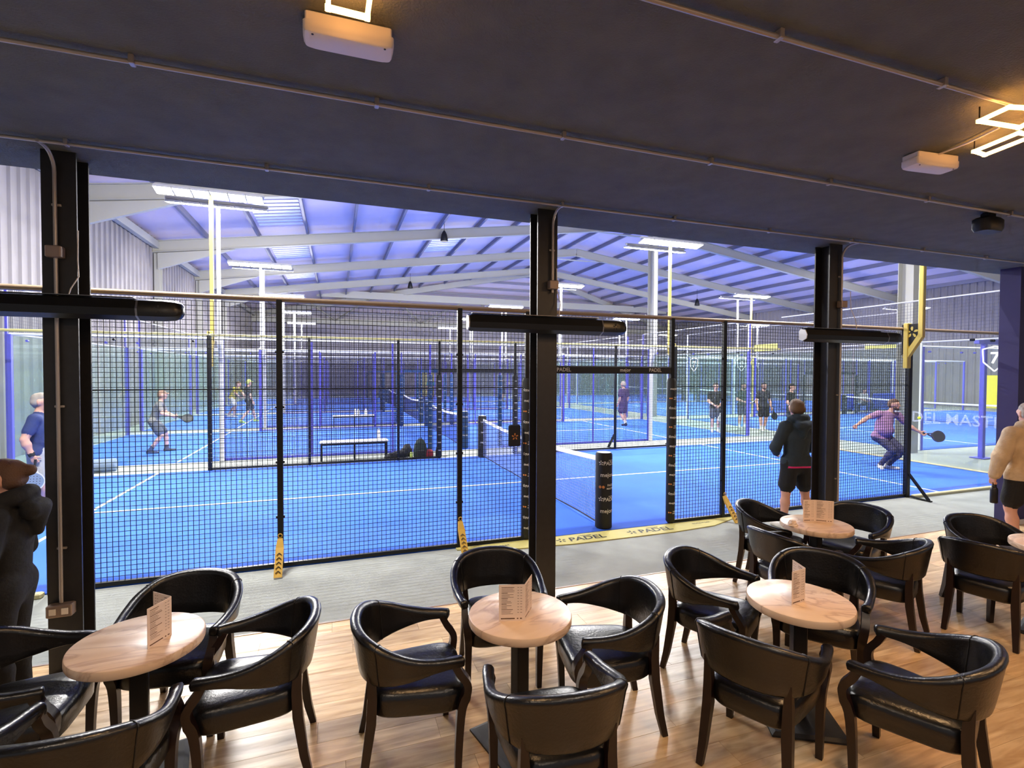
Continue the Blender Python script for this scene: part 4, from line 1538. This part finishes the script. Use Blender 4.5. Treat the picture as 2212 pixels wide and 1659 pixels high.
mat('skin_light', (206, 156, 136), 0.6)
mat('skin_tan', (186, 136, 116), 0.6)
mat('eye_dark', (40, 30, 28), 0.3)
mat('lip', (160, 96, 88), 0.55)
for nm_, c_ in dict(cloth_navy=(38, 52, 104), cloth_black=(16, 16, 19), cloth_hood=(36, 48, 58), cloth_beige=(190, 168, 138), cloth_grey=(126, 122, 120), cloth_shortgrey=(70, 74, 90),
                    cloth_purple=(142, 106, 138), cloth_slate=(66, 64, 88), cloth_white=(214, 212, 208), cloth_pink=(214, 44, 120), cloth_yellow=(206, 186, 60), cloth_darkgreen=(40, 58, 58),
                    cloth_pale=(178, 176, 172), cloth_plum=(76, 58, 92), cloth_teal=(30, 150, 150), cloth_char=(52, 52, 56), shoe_white=(220, 216, 210), shoe_black=(26, 26, 28), shoe_dark=(44, 44, 58), shoe_lime=(176, 206, 70),
                    sock_white=(226, 224, 222), hair_brown=(84, 58, 42), hair_grey=(150, 140, 132), hair_dark=(34, 28, 26), hair_blond=(150, 112, 74), cap_tan=(150, 112, 92), cap_lime=(186, 200, 90),
                    hair_light=(98, 74, 54)).items():
    mat(nm_, c_, 0.85 if 'cloth' in nm_ else 0.7, var=0.12, scale=9, bump=0.35 if 'hair' in nm_ or 'cloth' in nm_ else 0.0, bscale=40 if 'cloth' in nm_ else 120)


def lerp(a, b, t):
    return tuple(a[i] + (b[i] - a[i]) * t for i in range(3))


def person(label, loc, rz, H=1.78, top='cloth_black', bottom='cloth_black', skin='skin_light', shoe='shoe_black', hair='hair_brown', sock=None,
           sleeve='short', legs='shorts', J=None, hood=False, cap=None, bun=False, beard=None, vox=0.014, build=1.0, belly=0.0, waistband=None, hands=None, coat=0.0, hair_long=0.0, stripe=None, head_turn=0.0, watch=None):
    """J overrides joints (metres, for a 1.78 m person, x right, y ahead, z up). The body is one mesh; hair, hood strings and the like are children"""
    j = dict(pelvis=(0, 0, 0.97), chest=(0, 0.0, 1.28), neck=(0, -0.02, 1.48), head=(0, 0.02, 1.655),
             shL=(-0.185, -0.01, 1.42), shR=(0.185, -0.01, 1.42), elL=(-0.255, -0.03, 1.13), elR=(0.255, -0.03, 1.13), wrL=(-0.27, 0.06, 0.88), wrR=(0.27, 0.06, 0.88),
             hipL=(-0.095, 0, 0.93), hipR=(0.095, 0, 0.93), knL=(-0.105, 0.02, 0.50), knR=(0.105, 0.02, 0.50), anL=(-0.11, -0.03, 0.09), anR=(0.11, -0.03, 0.09),
             toL=(-0.13, 0.15, 0.035), toR=(0.13, 0.15, 0.035))
    j.update(J or {})
    s = H / 1.78
    j = {k: tuple(c * s for c in v) for k, v in j.items()}
    mats = [skin, top, bottom, shoe, sock or skin, waistband or top, 'lip', stripe or bottom, watch or skin]
    SK, TO, BO, SH, SO, WB, LP, ST, WA = range(9)
    TRUNK, THIGH = 20, 21
    P = []

    def cap_(m, a, b, ra, rb, fl=None):
        P.append((m, a, b, ra * s, rb * s, fl))
    g = build
    pel, che, nec, hed = j['pelvis'], j['chest'], j['neck'], j['head']
    c = coat
    cap_(TRUNK, lerp(pel, che, 0.0), che, (0.138 + c) * g, (0.158 + c) * g, 0.70)
    cap_(TO, che, lerp(che, nec, 0.62), (0.158 + c) * g, (0.105 + c * 0.4) * g, 0.72)
    cap_(TO, j['shL'], j['shR'], (0.066 + c * 0.35) * g, (0.066 + c * 0.35) * g)
    if belly:
        q = lerp(pel, che, 0.35)
        cap_(TRUNK, (q[0], q[1] + 0.05, q[2]), (q[0], q[1] + 0.03, q[2] + 0.12), (0.135 + belly) * g, (0.12 + belly) * g)
    cap_(TRUNK, j['hipL'], j['hipR'], 0.118 * g, 0.118 * g, 0.85)
    if c:
        cap_(TRUNK, (pel[0] - 0.05, pel[1], pel[2] - 0.06), (pel[0] + 0.05, pel[1], pel[2] - 0.06), (0.13 + c) * g, (0.13 + c) * g, 0.75)
    if waistband:
        cap_(TRUNK, (pel[0] - 0.06, pel[1], pel[2] - 0.035 - c), (pel[0] + 0.06, pel[1], pel[2] - 0.035 - c), 0.126 * g, 0.126 * g, 0.78)
    cap_(SK, lerp(che, nec, 0.7), lerp(nec, hed, 0.6), 0.058, 0.052)
    for S in 'LR':
        sh, el, wr = j['sh' + S], j['el' + S], j['wr' + S]
        hp, kn, an, to = j['hip' + S], j['kn' + S], j['an' + S], j['to' + S]
        if sleeve == 'short':
            cap_(TO, sh, lerp(sh, el, 0.58), (0.066 + c) * g, (0.063 + c) * g)
            cap_(SK, lerp(sh, el, 0.4), el, 0.047 * g, 0.041 * g)
            cap_(SK, el, lerp(el, wr, 0.3), 0.041, 0.044 * g)
            cap_(SK, lerp(el, wr, 0.3), wr, 0.044 * g, 0.027)
        elif sleeve == 'none':
            cap_(SK, sh, el, 0.05 * g, 0.04 * g)
            cap_(SK, el, wr, 0.041, 0.027)
        else:
            cap_(TO, sh, el, (0.066 + c * 0.35) * g, (0.06 + c * 0.5) * g)
            cap_(TO, el, lerp(el, wr, 0.94), (0.058 + c * 0.5) * g, (0.042 + c * 0.4) * g)
            cap_(SK, lerp(el, wr, 0.85), wr, 0.03, 0.027)
        if watch and S == 'R':
            cap_(WA, lerp(el, wr, 0.84), lerp(el, wr, 0.94), 0.034, 0.034)
        if legs == 'shorts':
            cap_(THIGH, hp, lerp(hp, kn, 0.74), 0.112 * g, 0.108 * g)
            cap_(SK, lerp(hp, kn, 0.5), kn, 0.075 * g, 0.055 * g)
        elif legs == 'tights':
            cap_(BO, hp, kn, 0.1 * g, 0.058 * g)
        else:
            cap_(THIGH, hp, kn, 0.104 * g, 0.07 * g)
        lm = SK if legs == 'shorts' else BO
        k_ = 1.0 if legs == 'shorts' else 1.12
        cap_(lm, kn, lerp(kn, an, 0.32), 0.053 * k_ * g, 0.058 * k_ * g)
        cap_(lm, lerp(kn, an, 0.32), an, 0.058 * k_ * g, 0.038 * k_)
        if sock:
            cap_(SO, lerp(kn, an, 0.72), an, 0.046, 0.043)
        # shoe: heel to toe
        d = Vector(to) - Vector(an)
        d.z = 0
        d = d.normalized() if d.length > 0.01 else Vector((0, 1, 0))
        hz = min(an[2] - 0.045 * s, to[2] + 0.05)
        heel = (an[0] - d.x * 0.035, an[1] - d.y * 0.035, max(0.042, an[2] - 0.05 * s))
        cap_(SH, heel, to, 0.044, 0.036)
        cap_(SH, an, heel, 0.042, 0.044)
    # head
    ht = head_turn
    hd = lambda x, y, z: (hed[0] + x * s * math.cos(ht) - y * s * math.sin(ht), hed[1] + x * s * math.sin(ht) + y * s * math.cos(ht), hed[2] + z * s)
    cap_(SK, hd(0, -0.018, 0.035), hd(0, 0.012, 0.03), 0.088, 0.083)
    cap_(SK, hd(0, 0.012, 0.0), hd(0, 0.04, -0.07), 0.074, 0.048)
    cap_(SK, hd(0, 0.085, 0.015), hd(0, 0.108, -0.022), 0.011, 0.016)
    for sx in (-1, 1):
        cap_(SK, hd(sx * 0.082, -0.01, 0.015), hd(sx * 0.084, -0.014, -0.025), 0.016, 0.011)
        cap_(SK, hd(sx * 0.03, 0.083, 0.032), hd(sx * 0.055, 0.07, 0.03), 0.012, 0.010)
    cap_(LP, hd(-0.02, 0.082, -0.058), hd(0.02, 0.082, -0.058), 0.009, 0.009)
    if hood:
        for q in range(7):
            a0 = PI * (0.05 + 0.9 * q / 6) + PI
            a1 = PI * (0.05 + 0.9 * (q + 1) / 6) + PI
            if q < 6:
                cap_(TO, (nec[0] + 0.105 * math.cos(a0), nec[1] + 0.02 + 0.10 * math.sin(a0), nec[2] + 0.045 - 0.02 * math.sin(a0)), (nec[0] + 0.105 * math.cos(a1), nec[1] + 0.02 + 0.10 * math.sin(a1), nec[2] + 0.045 - 0.02 * math.sin(a1)), 0.05, 0.05)
        cap_(TO, (nec[0] - 0.06, nec[1] - 0.12, nec[2] - 0.03), (nec[0] + 0.06, nec[1] - 0.12, nec[2] - 0.03), 0.06, 0.06)
        cap_(TO, (nec[0], nec[1] - 0.125, nec[2] - 0.05), (nec[0], nec[1] - 0.125, nec[2] - 0.17), 0.07, 0.035)
    V, F, M = [], [], []
    vs, fs, zn = sdf_mesh(P, vox, 0.03)
    # the hem of the top is a level line round the trunk
    fcs = vs[fs].mean(1)
    ax = np.array(che) - np.array(pel)
    ax = ax / np.linalg.norm(ax)
    rel = fcs - np.array(pel)
    tt = rel @ ax
    rad = np.linalg.norm(rel - tt[:, None] * ax, axis=1)
    hem = (-0.07 - 0.8 * c) * s
    band = 0.024 if waistband else 0.0
    tr = (zn == TRUNK) | ((zn == THIGH) & (rad < 0.2 * s) & (tt > hem - band))
    zn = np.where(tr, np.where(tt > hem, TO, np.where(tt > hem - band, WB, BO)), zn)
    zn = np.where(zn == THIGH, BO, zn)
    add_np(V, F, M, vs, fs, zn)
    # hands: palm, four fingers and a thumb, finer grid
    for S in 'LR':
        wr, el = Vector(j['wr' + S]), Vector(j['el' + S])
        spec = (hands or {}).get(S, {})
        d = Vector(spec.get('dir', (wr - el).normalized())).normalized()
        nrm = Vector(spec.get('palm', (0.9 if S == 'L' else -0.9, 0.1, 0.1)))
        nrm = (nrm - d * nrm.dot(d)).normalized()
        sd = d.cross(nrm)
        if sd.dot(Vector((0, 1, 0.15))) < 0:
            sd = -sd
        curl = spec.get('curl', 0.55)
        Q = []
        w0 = wr - d * 0.015
        for q, off in enumerate((0.03, 0.011, -0.009, -0.028)):
            base = wr + d * 0.078 + sd * off
            Q.append((SK, tuple(w0 + sd * off * 0.4), tuple(base), 0.019, 0.0125, None))
            L = (0.07, 0.08, 0.074, 0.056)[q]
            a = base
            ang = 0.25 * curl
            for f in (0.42, 0.33, 0.25):
                dd = d * math.cos(ang) + nrm * math.sin(ang)
                b = a + dd * (L * f)
                Q.append((SK, tuple(a), tuple(b), 0.0098, 0.0086, None))
                a = b
                ang += 1.15 * curl
        tb = wr + d * 0.025 + sd * 0.028
        t1 = tb + (sd * 0.75 + d * 0.6 + nrm * 0.35) * 0.035
        t2 = t1 + (sd * 0.25 + d * 0.8 + nrm * (0.2 + 0.6 * curl)) * 0.034
        Q += [(SK, tuple(tb), tuple(t1), 0.014, 0.0115, None), (SK, tuple(t1), tuple(t2), 0.0115, 0.009, None)]
        add_np(V, F, M, *sdf_mesh(Q, 0.0055 if vox < 0.02 else 0.009, 0.008))
    body = np_object('person', np.concatenate(V), np.concatenate(F), np.concatenate(M), mats, None, loc, rz)
    tag(body, label, 'person')
    # eyes
    for sx in (-1, 1):
        e = MB().ell(hd(sx * 0.033, 0.083, 0.012), (0.011 * s, 0.009 * s, 0.008 * s), 10, 6).build('eye', 'eye_dark', body, smooth=True)
    # hair or cap
    hm = cap or hair
    Hh = []
    Hh.append((0, hd(0, -0.032, 0.052), hd(0, 0.0, 0.066), 0.091 * s, 0.083 * s, None))
    Hh.append((0, hd(-0.035, -0.055, 0.0), hd(0.035, -0.055, 0.0), 0.062 * s, 0.062 * s, None))
    Hh.append((0, hd(0, -0.06, 0.0), hd(0, -0.055, -0.045 - hair_long), 0.06 * s, 0.045 * s, None))
    if cap:
        Hh.append((0, hd(-0.04, 0.07, 0.062), hd(0.04, 0.07, 0.062), 0.03 * s, 0.03 * s, None))
        Hh.append((0, hd(-0.035, 0.13, 0.052), hd(0.035, 0.13, 0.052), 0.022 * s, 0.022 * s, None))
    if bun:
        Hh.append((0, hd(0, -0.10, 0.06), hd(0, -0.14, 0.06), 0.045 * s, 0.04 * s, None))
    vs, fs, zn = sdf_mesh(Hh, max(0.009, vox * 0.7), 0.02)
    np_object('cap' if cap else 'hair', vs, fs, zn, [hm], body)
    if beard:
        vs, fs, zn = sdf_mesh([(0, hd(-0.05, 0.03, -0.06), hd(0, 0.062, -0.09), 0.034 * s, 0.034 * s, None), (0, hd(0.05, 0.03, -0.06), hd(0, 0.062, -0.09), 0.034 * s, 0.034 * s, None)], 0.009, 0.02)
        np_object('beard', vs, fs, zn, [beard], body)
    return body


def racket(loc, dirv, nrm, lab, frame='shoe_black', face='cloth_char'):
    """padel racket: loc is the grip end, dirv along the handle to the head"""
    d = Vector(dirv).normalized()
    n = Vector(nrm)
    n = (n - d * n.dot(d)).normalized()
    x = d.cross(n)
    t = thing('padel_racket', lab, 'racket', loc)
    fn = lambda u, v, w: tuple(d * v + x * u + n * w)
    out = [(0.0, 0.455)]
    N = 28
    outl, inl = [], []
    for k in range(N):
        a = 2 * PI * k / N
        u, v = math.sin(a), math.cos(a)
        r = 0.128 if v > 0 else 0.128 * (1 - 0.28 * v * v)
        outl.append((u * r, 0.315 + v * 0.14))
        inl.append((u * (r - 0.014), 0.315 + v * 0.126))
    mb = MB()
    P = [fn(u, v, w) for w in (-0.019, 0.019) for u, v in outl] + [fn(u, v, w) for w in (-0.019, 0.019) for u, v in inl]
    F = []
    for k in range(N):
        k2 = (k + 1) % N
        F += [(k, k2, N + k2, N + k), (2 * N + k, 3 * N + k, 3 * N + k2, 2 * N + k2), (k, 2 * N + k, 2 * N + k2, k2), (N + k, N + k2, 3 * N + k2, 3 * N + k)]
    mb.add(P, F)
    mb.bar(fn(-0.035, 0.195, 0), fn(-0.012, 0.11, 0), 0.022, 0.03, up=n)
    mb.bar(fn(0.035, 0.195, 0), fn(0.012, 0.11, 0), 0.022, 0.03, up=n)
    mb.build('frame', frame, t, smooth=40)
    fc = MB().prism(inl, lambda u, v, w: fn(u, v, w - 0.015), 0.03).build('face', face, t)
    hl = MB()
    for a in range(-2, 3):
        for b in range(-2, 3):
            if a * a + b * b < 7:
                c = (a * 0.034, 0.315 + b * 0.036)
                for sgn in (-1, 1):
                    hl.add([fn(c[0] + 0.006 * math.cos(2 * PI * q / 8), c[1] + 0.006 * math.sin(2 * PI * q / 8), sgn * 0.0155) for q in range(8)], [tuple(range(8))])
    hl.build('holes', 'eye_dark', fc)
    MB().tube([fn(0, 0.0, 0), fn(0, 0.008, 0), fn(0, 0.125, 0)], [0.018, 0.0155, 0.015], 10).build('grip', 'shoe_black', t, smooth=True)
    return t


# ------------------------------------------------------------------ the people in the photograph (rz: 0 = facing away from the viewer along +y)
R_ = math.radians


def world_pt(body, p):
    c, s = math.cos(body.rotation_euler.z), math.sin(body.rotation_euler.z)
    return (body.location.x + p[0] * c - p[1] * s, body.location.y + p[0] * s + p[1] * c, body.location.z + p[2])


def wdir(body, p):
    c, s = math.cos(body.rotation_euler.z), math.sin(body.rotation_euler.z)
    return (p[0] * c - p[1] * s, p[0] * s + p[1] * c, p[2])


# woman at the left edge, seen from behind her right shoulder, facing left
person('person in a black hooded top with hair tied in a bun, cut by left edge', (-5.33, -2.07, 0), R_(92), 1.59, 'cloth_black', 'cloth_black', hair='hair_brown', sleeve='long', legs='trousers',
       hood=True, bun=True, coat=0.015, vox=0.012, J=dict(wrL=(-0.12, 0.24, 1.0), wrR=(0.14, 0.24, 1.0), elL=(-0.25, 0.02, 1.12), elR=(0.25, 0.02, 1.12)))
# man in navy shirt on the nearest court, partly behind the left column
b = person('person in a navy t-shirt and pale shorts behind the left column', (-7.62, 3.45, 0), R_(-80), 1.80, 'cloth_navy', 'cloth_pale', hair='hair_grey', shoe='shoe_dark', sleeve='short', build=1.18, belly=0.03, stripe=None, watch='shoe_black',
           J=dict(wrR=(0.28, -0.02, 0.90), elR=(0.29, -0.10, 1.14), wrL=(-0.2, 0.22, 0.98), elL=(-0.28, 0.0, 1.15)), hands=dict(R=dict(curl=1.2)), vox=0.013)
racket(world_pt(b, (0.30, 0.02, 0.86)), wdir(b, (0.1, -0.06, -1)), wdir(b, (1, 0.25, 0)), 'pale faced padel racket held by the player in navy', 'cloth_white', 'towel_grey')
# young player in grey with a cap
b = person('person in grey shirt, dark shorts and tan cap crouching with racket', (-7.85, 9.55, 0), R_(-85), 1.72, 'cloth_grey', 'cloth_shortgrey', cap='cap_tan', shoe='shoe_dark', sock='shoe_dark', vox=0.016,
           J=dict(pelvis=(0, -0.10, 0.90), chest=(0, 0.0, 1.20), neck=(0, 0.06, 1.39), head=(0, 0.11, 1.56), shL=(-0.18, 0.05, 1.34), shR=(0.18, 0.05, 1.34), elL=(-0.24, 0.14, 1.08), elR=(0.24, 0.14, 1.08),
                  wrL=(-0.06, 0.36, 1.0), wrR=(0.05, 0.36, 0.98), hipL=(-0.1, -0.10, 0.86), hipR=(0.1, -0.10, 0.86), knL=(-0.18, 0.14, 0.50), knR=(0.16, 0.10, 0.48), anL=(-0.2, 0.16, 0.09), anR=(0.18, -0.16, 0.09),
                  toL=(-0.22, 0.34, 0.035), toR=(0.2, 0.02, 0.035)), hands=dict(R=dict(curl=1.2), L=dict(curl=1.1)))
racket(world_pt(b, (0.03, 0.36, 0.96)), wdir(b, (0.02, 0.97, -0.22)), wdir(b, (0.8, 0.2, 0.6)), 'black padel racket held out by the player in grey')
# two players farther down the left row
person('person in a yellow shirt bending forward on the third court', (-8.0, 20.5, 0), R_(-110), 1.78, 'cloth_yellow', 'cloth_white', hair='hair_light', shoe='shoe_white', vox=0.024,
       J=dict(chest=(0, 0.12, 1.22), neck=(0, 0.22, 1.40), head=(0, 0.30, 1.54), shL=(-0.18, 0.18, 1.36), shR=(0.18, 0.18, 1.36), elL=(-0.3, 0.3, 1.14), elR=(0.3, 0.3, 1.14), wrL=(-0.2, 0.45, 0.98), wrR=(0.2, 0.45, 0.98),
              knR=(0.12, 0.2, 0.52), anR=(0.12, 0.12, 0.09), toR=(0.13, 0.3, 0.035), anL=(-0.14, -0.3, 0.1), toL=(-0.14, -0.12, 0.035)))
person('person in dark clothes and lime cap striding on the third court', (-6.9, 17.6, 0), R_(-60), 1.80, 'cloth_char', 'cloth_black', cap='cap_lime', shoe='shoe_lime', vox=0.022,
       J=dict(knL=(-0.12, 0.22, 0.52), anL=(-0.14, 0.32, 0.1), toL=(-0.15, 0.5, 0.035), knR=(0.12, -0.06, 0.5), anR=(0.13, -0.36, 0.12), toR=(0.14, -0.2, 0.035)))
# player in purple lunging at the right end of the nearest court
b = person('person in a mauve shirt and slate trousers lunging for the ball', (8.32, 1.92, 0), R_(165), 1.74, 'cloth_purple', 'cloth_slate', skin='skin_tan', hair='hair_brown', shoe='shoe_white', sock='sock_white', legs='trousers', beard='hair_brown', build=1.12, belly=0.03, vox=0.013,
           head_turn=R_(28),
           J=dict(pelvis=(0.08, -0.06, 0.80), chest=(0.03, 0.0, 1.12), neck=(-0.05, 0.04, 1.32), head=(-0.10, 0.09, 1.49), shR=(0.19, -0.01, 1.28), shL=(-0.25, 0.03, 1.25), elR=(0.46, -0.02, 1.19), wrR=(0.76, 0.03, 1.02),
                  elL=(-0.42, 0.11, 1.02), wrL=(-0.62, 0.22, 0.88), hipR=(0.17, -0.06, 0.76), hipL=(-0.02, -0.06, 0.76), knR=(0.02, 0.22, 0.47), knL=(-0.20, 0.22, 0.46), anR=(0.12, -0.02, 0.10), anL=(-0.05, 0.0, 0.10),
                  toR=(0.20, 0.14, 0.036), toL=(-0.20, 0.12, 0.036)), hands=dict(R=dict(curl=1.25, palm=(0.3, 1, 0)), L=dict(curl=1.1, palm=(0.3, 0.9, 0.2))))
racket(world_pt(b, (-0.64, 0.25, 0.85)), wdir(b, (-0.93, 0.20, -0.22)), wdir(b, (0.25, 0.95, 0.2)), 'slate grey padel racket swung by the player in mauve', 'cloth_slate', 'cloth_char')
o = MB().ell((0, 0, 0), (0.034, 0.034, 0.034), 18, 12).build('padel_ball', 'ball_lime', None, (9.05, 1.7, 1.16), smooth=True)
tag(o, 'lime yellow ball in the air in front of the glass', 'ball')
# spectator in dark hoodie and black shorts, seen from behind
person('person in a dark teal hoodie and black shorts watching, back to viewer', (2.62, -0.72, 0), R_(-12), 1.78, 'cloth_hood', 'cloth_black', hair='hair_light', shoe='shoe_white', sleeve='long', hood=True, coat=0.028, waistband='cloth_pink', vox=0.012,
       J=dict(elL=(-0.30, 0.02, 1.13), elR=(0.30, 0.02, 1.13), wrL=(-0.15, 0.22, 1.02), wrR=(0.15, 0.22, 1.02), knL=(-0.15, 0.0, 0.5), knR=(0.15, 0.02, 0.5), anL=(-0.20, -0.03, 0.09), anR=(0.18, -0.03, 0.09), toL=(-0.24, 0.15, 0.035), toR=(0.22, 0.15, 0.035)), head_turn=R_(-14))
# spectator in beige hoodie holding a bottle
b = person('person in a beige hoodie and black shorts holding a bottle, right edge', (4.55, -2.30, 0), R_(-28), 1.79, 'cloth_beige', 'cloth_black', hair='hair_grey', shoe='shoe_dark', sleeve='long', hood=True, coat=0.05, vox=0.012, build=1.02,
           J=dict(elL=(-0.31, -0.03, 1.14), wrL=(-0.34, 0.02, 0.90), knL=(-0.14, 0.05, 0.5), anL=(-0.17, -0.10, 0.09), toL=(-0.2, 0.08, 0.035), knR=(0.14, 0.0, 0.5), anR=(0.16, 0.02, 0.09), toR=(0.2, 0.2, 0.035)), hands=dict(L=dict(curl=1.15, palm=(0.9, 0.2, 0))))
hb = world_pt(b, (-0.335, 0.03, 0.56))
t = thing('water_bottle', 'black flask carried by the person in beige', 'bottle', hb)
MB().lathe([(0.034, 0), (0.038, 0.01), (0.038, 0.17), (0.028, 0.195), (0.02, 0.2)], 18).build('body', 'bottle_black', t, smooth=50)
MB().lathe([(0.024, 0.2), (0.024, 0.225), (0.018, 0.23)], 14).build('cap', 'bottle_black', t, smooth=50)
MB().tube([(-0.02, 0, 0.225), (-0.026, 0, 0.25), (0.0, 0, 0.268), (0.026, 0, 0.25), (0.02, 0, 0.225)], 0.005, 6).build('carry_loop', 'bottle_black', t)
# four men on the right, beyond the far fence
spec = [((9.55, 8.75, 0), 150, 'cloth_black', 'cloth_shortgrey', 'person in dark t-shirt looking down, leftmost of four standing men', dict(wrR=(0.06, 0.26, 0.98), elR=(0.25, 0.02, 1.12), wrL=(-0.05, 0.26, 0.95), elL=(-0.25, 0.02, 1.12)), None, None),
        ((11.6, 9.6, 0), 170, 'cloth_darkgreen', 'cloth_slate', 'person in dark green top, second of four standing men', dict(wrL=(-0.02, 0.27, 1.08), wrR=(0.02, 0.28, 1.02), elL=(-0.25, 0.04, 1.12), elR=(0.25, 0.04, 1.12), head=(0, 0.06, 1.63)), None, 'hair_dark'),
        ((11.7, 8.68, 0), 165, 'cloth_char', 'cloth_black', 'person in charcoal shirt facing forward, third of four standing men', dict(anL=(-0.1, -0.12, 0.09), toL=(-0.12, 0.06, 0.035), anR=(0.12, 0.08, 0.09), toR=(0.13, 0.25, 0.035)), None, 'hair_brown'),
        ((11.75, 7.5, 0), 200, 'cloth_black', 'cloth_black', 'person in black t-shirt, rightmost of four standing men', dict(wrR=(0.2, 0.2, 0.95)), None, None)]
for (loc, dg, tp, bt, lab, J, cp, brd) in spec:
    person(lab, loc, R_(dg), 1.80, tp, bt, hair='hair_dark', shoe='shoe_white', sock='sock_white', J=J, vox=0.018, beard=brd)
racket((9.5, 8.45, 0.85), (0.1, 0, -1), (0, 1, 0.2), 'white padel racket pointing down at the leftmost standing man', 'cloth_white', 'cloth_white')
racket((11.55, 9.3, 0.98), (0.75, -0.3, 0.28), (0, 0.6, 1), 'white rimmed padel racket of the second standing man', 'cloth_white', 'cloth_darkgreen')
racket((12.02, 8.55, 0.86), (0.22, -0.05, -0.9), (0, 1, 0), 'black padel racket hanging from the third standing man', 'shoe_black', 'cloth_black')
person('person in plum top and shorts walking on the second court', (7.6, 11.8, 0), R_(20), 1.80, 'cloth_plum', 'cloth_plum', hair='hair_grey', skin='skin_light', shoe='shoe_dark', sock='sock_white', coat=0.03, vox=0.02,
       J=dict(anL=(-0.11, -0.2, 0.14), toL=(-0.12, -0.04, 0.05), knL=(-0.11, 0.05, 0.5)))
person('person in a teal shirt far off near the yellow board', (2.9, 29.6, 0), R_(180), 1.78, 'cloth_teal', 'cloth_char', hair='hair_dark', shoe='shoe_white', vox=0.026)
person('person in slate clothes reaching with a racket on the far court', (8.4, 30.0, 0), R_(-70), 1.80, 'cloth_shortgrey', 'cloth_black', hair='hair_dark', shoe='shoe_white', vox=0.026,
       J=dict(elR=(0.32, 0.16, 1.3), wrR=(0.36, 0.38, 1.36), anL=(-0.2, 0.2, 0.09), toL=(-0.2, 0.38, 0.035), anR=(0.2, -0.25, 0.09), toR=(0.2, -0.08, 0.035)))
person('person in a pale lilac top seated beyond the right net', (25.2, 14.55, 0.0), R_(170), 1.75, 'cloth_white', 'cloth_char', hair='hair_dark', shoe='shoe_white', vox=0.024, legs='trousers',
       J=dict(pelvis=(0, -0.1, 0.52), chest=(0, -0.08, 0.84), neck=(0, -0.06, 1.03), head=(0, -0.02, 1.2), shL=(-0.18, -0.08, 0.98), shR=(0.18, -0.08, 0.98), elL=(-0.24, 0.0, 0.72), elR=(0.24, 0.0, 0.72), wrL=(-0.12, 0.22, 0.62), wrR=(0.12, 0.22, 0.62),
              hipL=(-0.1, -0.06, 0.50), hipR=(0.1, -0.06, 0.50), knL=(-0.13, 0.36, 0.48), knR=(0.13, 0.36, 0.48), anL=(-0.13, 0.36, 0.09), anR=(0.13, 0.36, 0.09), toL=(-0.14, 0.54, 0.035), toR=(0.14, 0.54, 0.035)))
bs = thing('bench', 'dark low bench under the seated player', 'bench', (25.2, 14.6, 0), 0, None)
MB().bbox(-0.6, 0.6, -0.18, 0.22, 0.34, 0.40, 0.01).build('seat', 'fence_black', bs)
for sx in (-0.5, 0.5):
    MB().bbox(sx - 0.03, sx + 0.03, -0.15, 0.18, 0, 0.34, 0.008).build('leg', 'fence_black', bs)
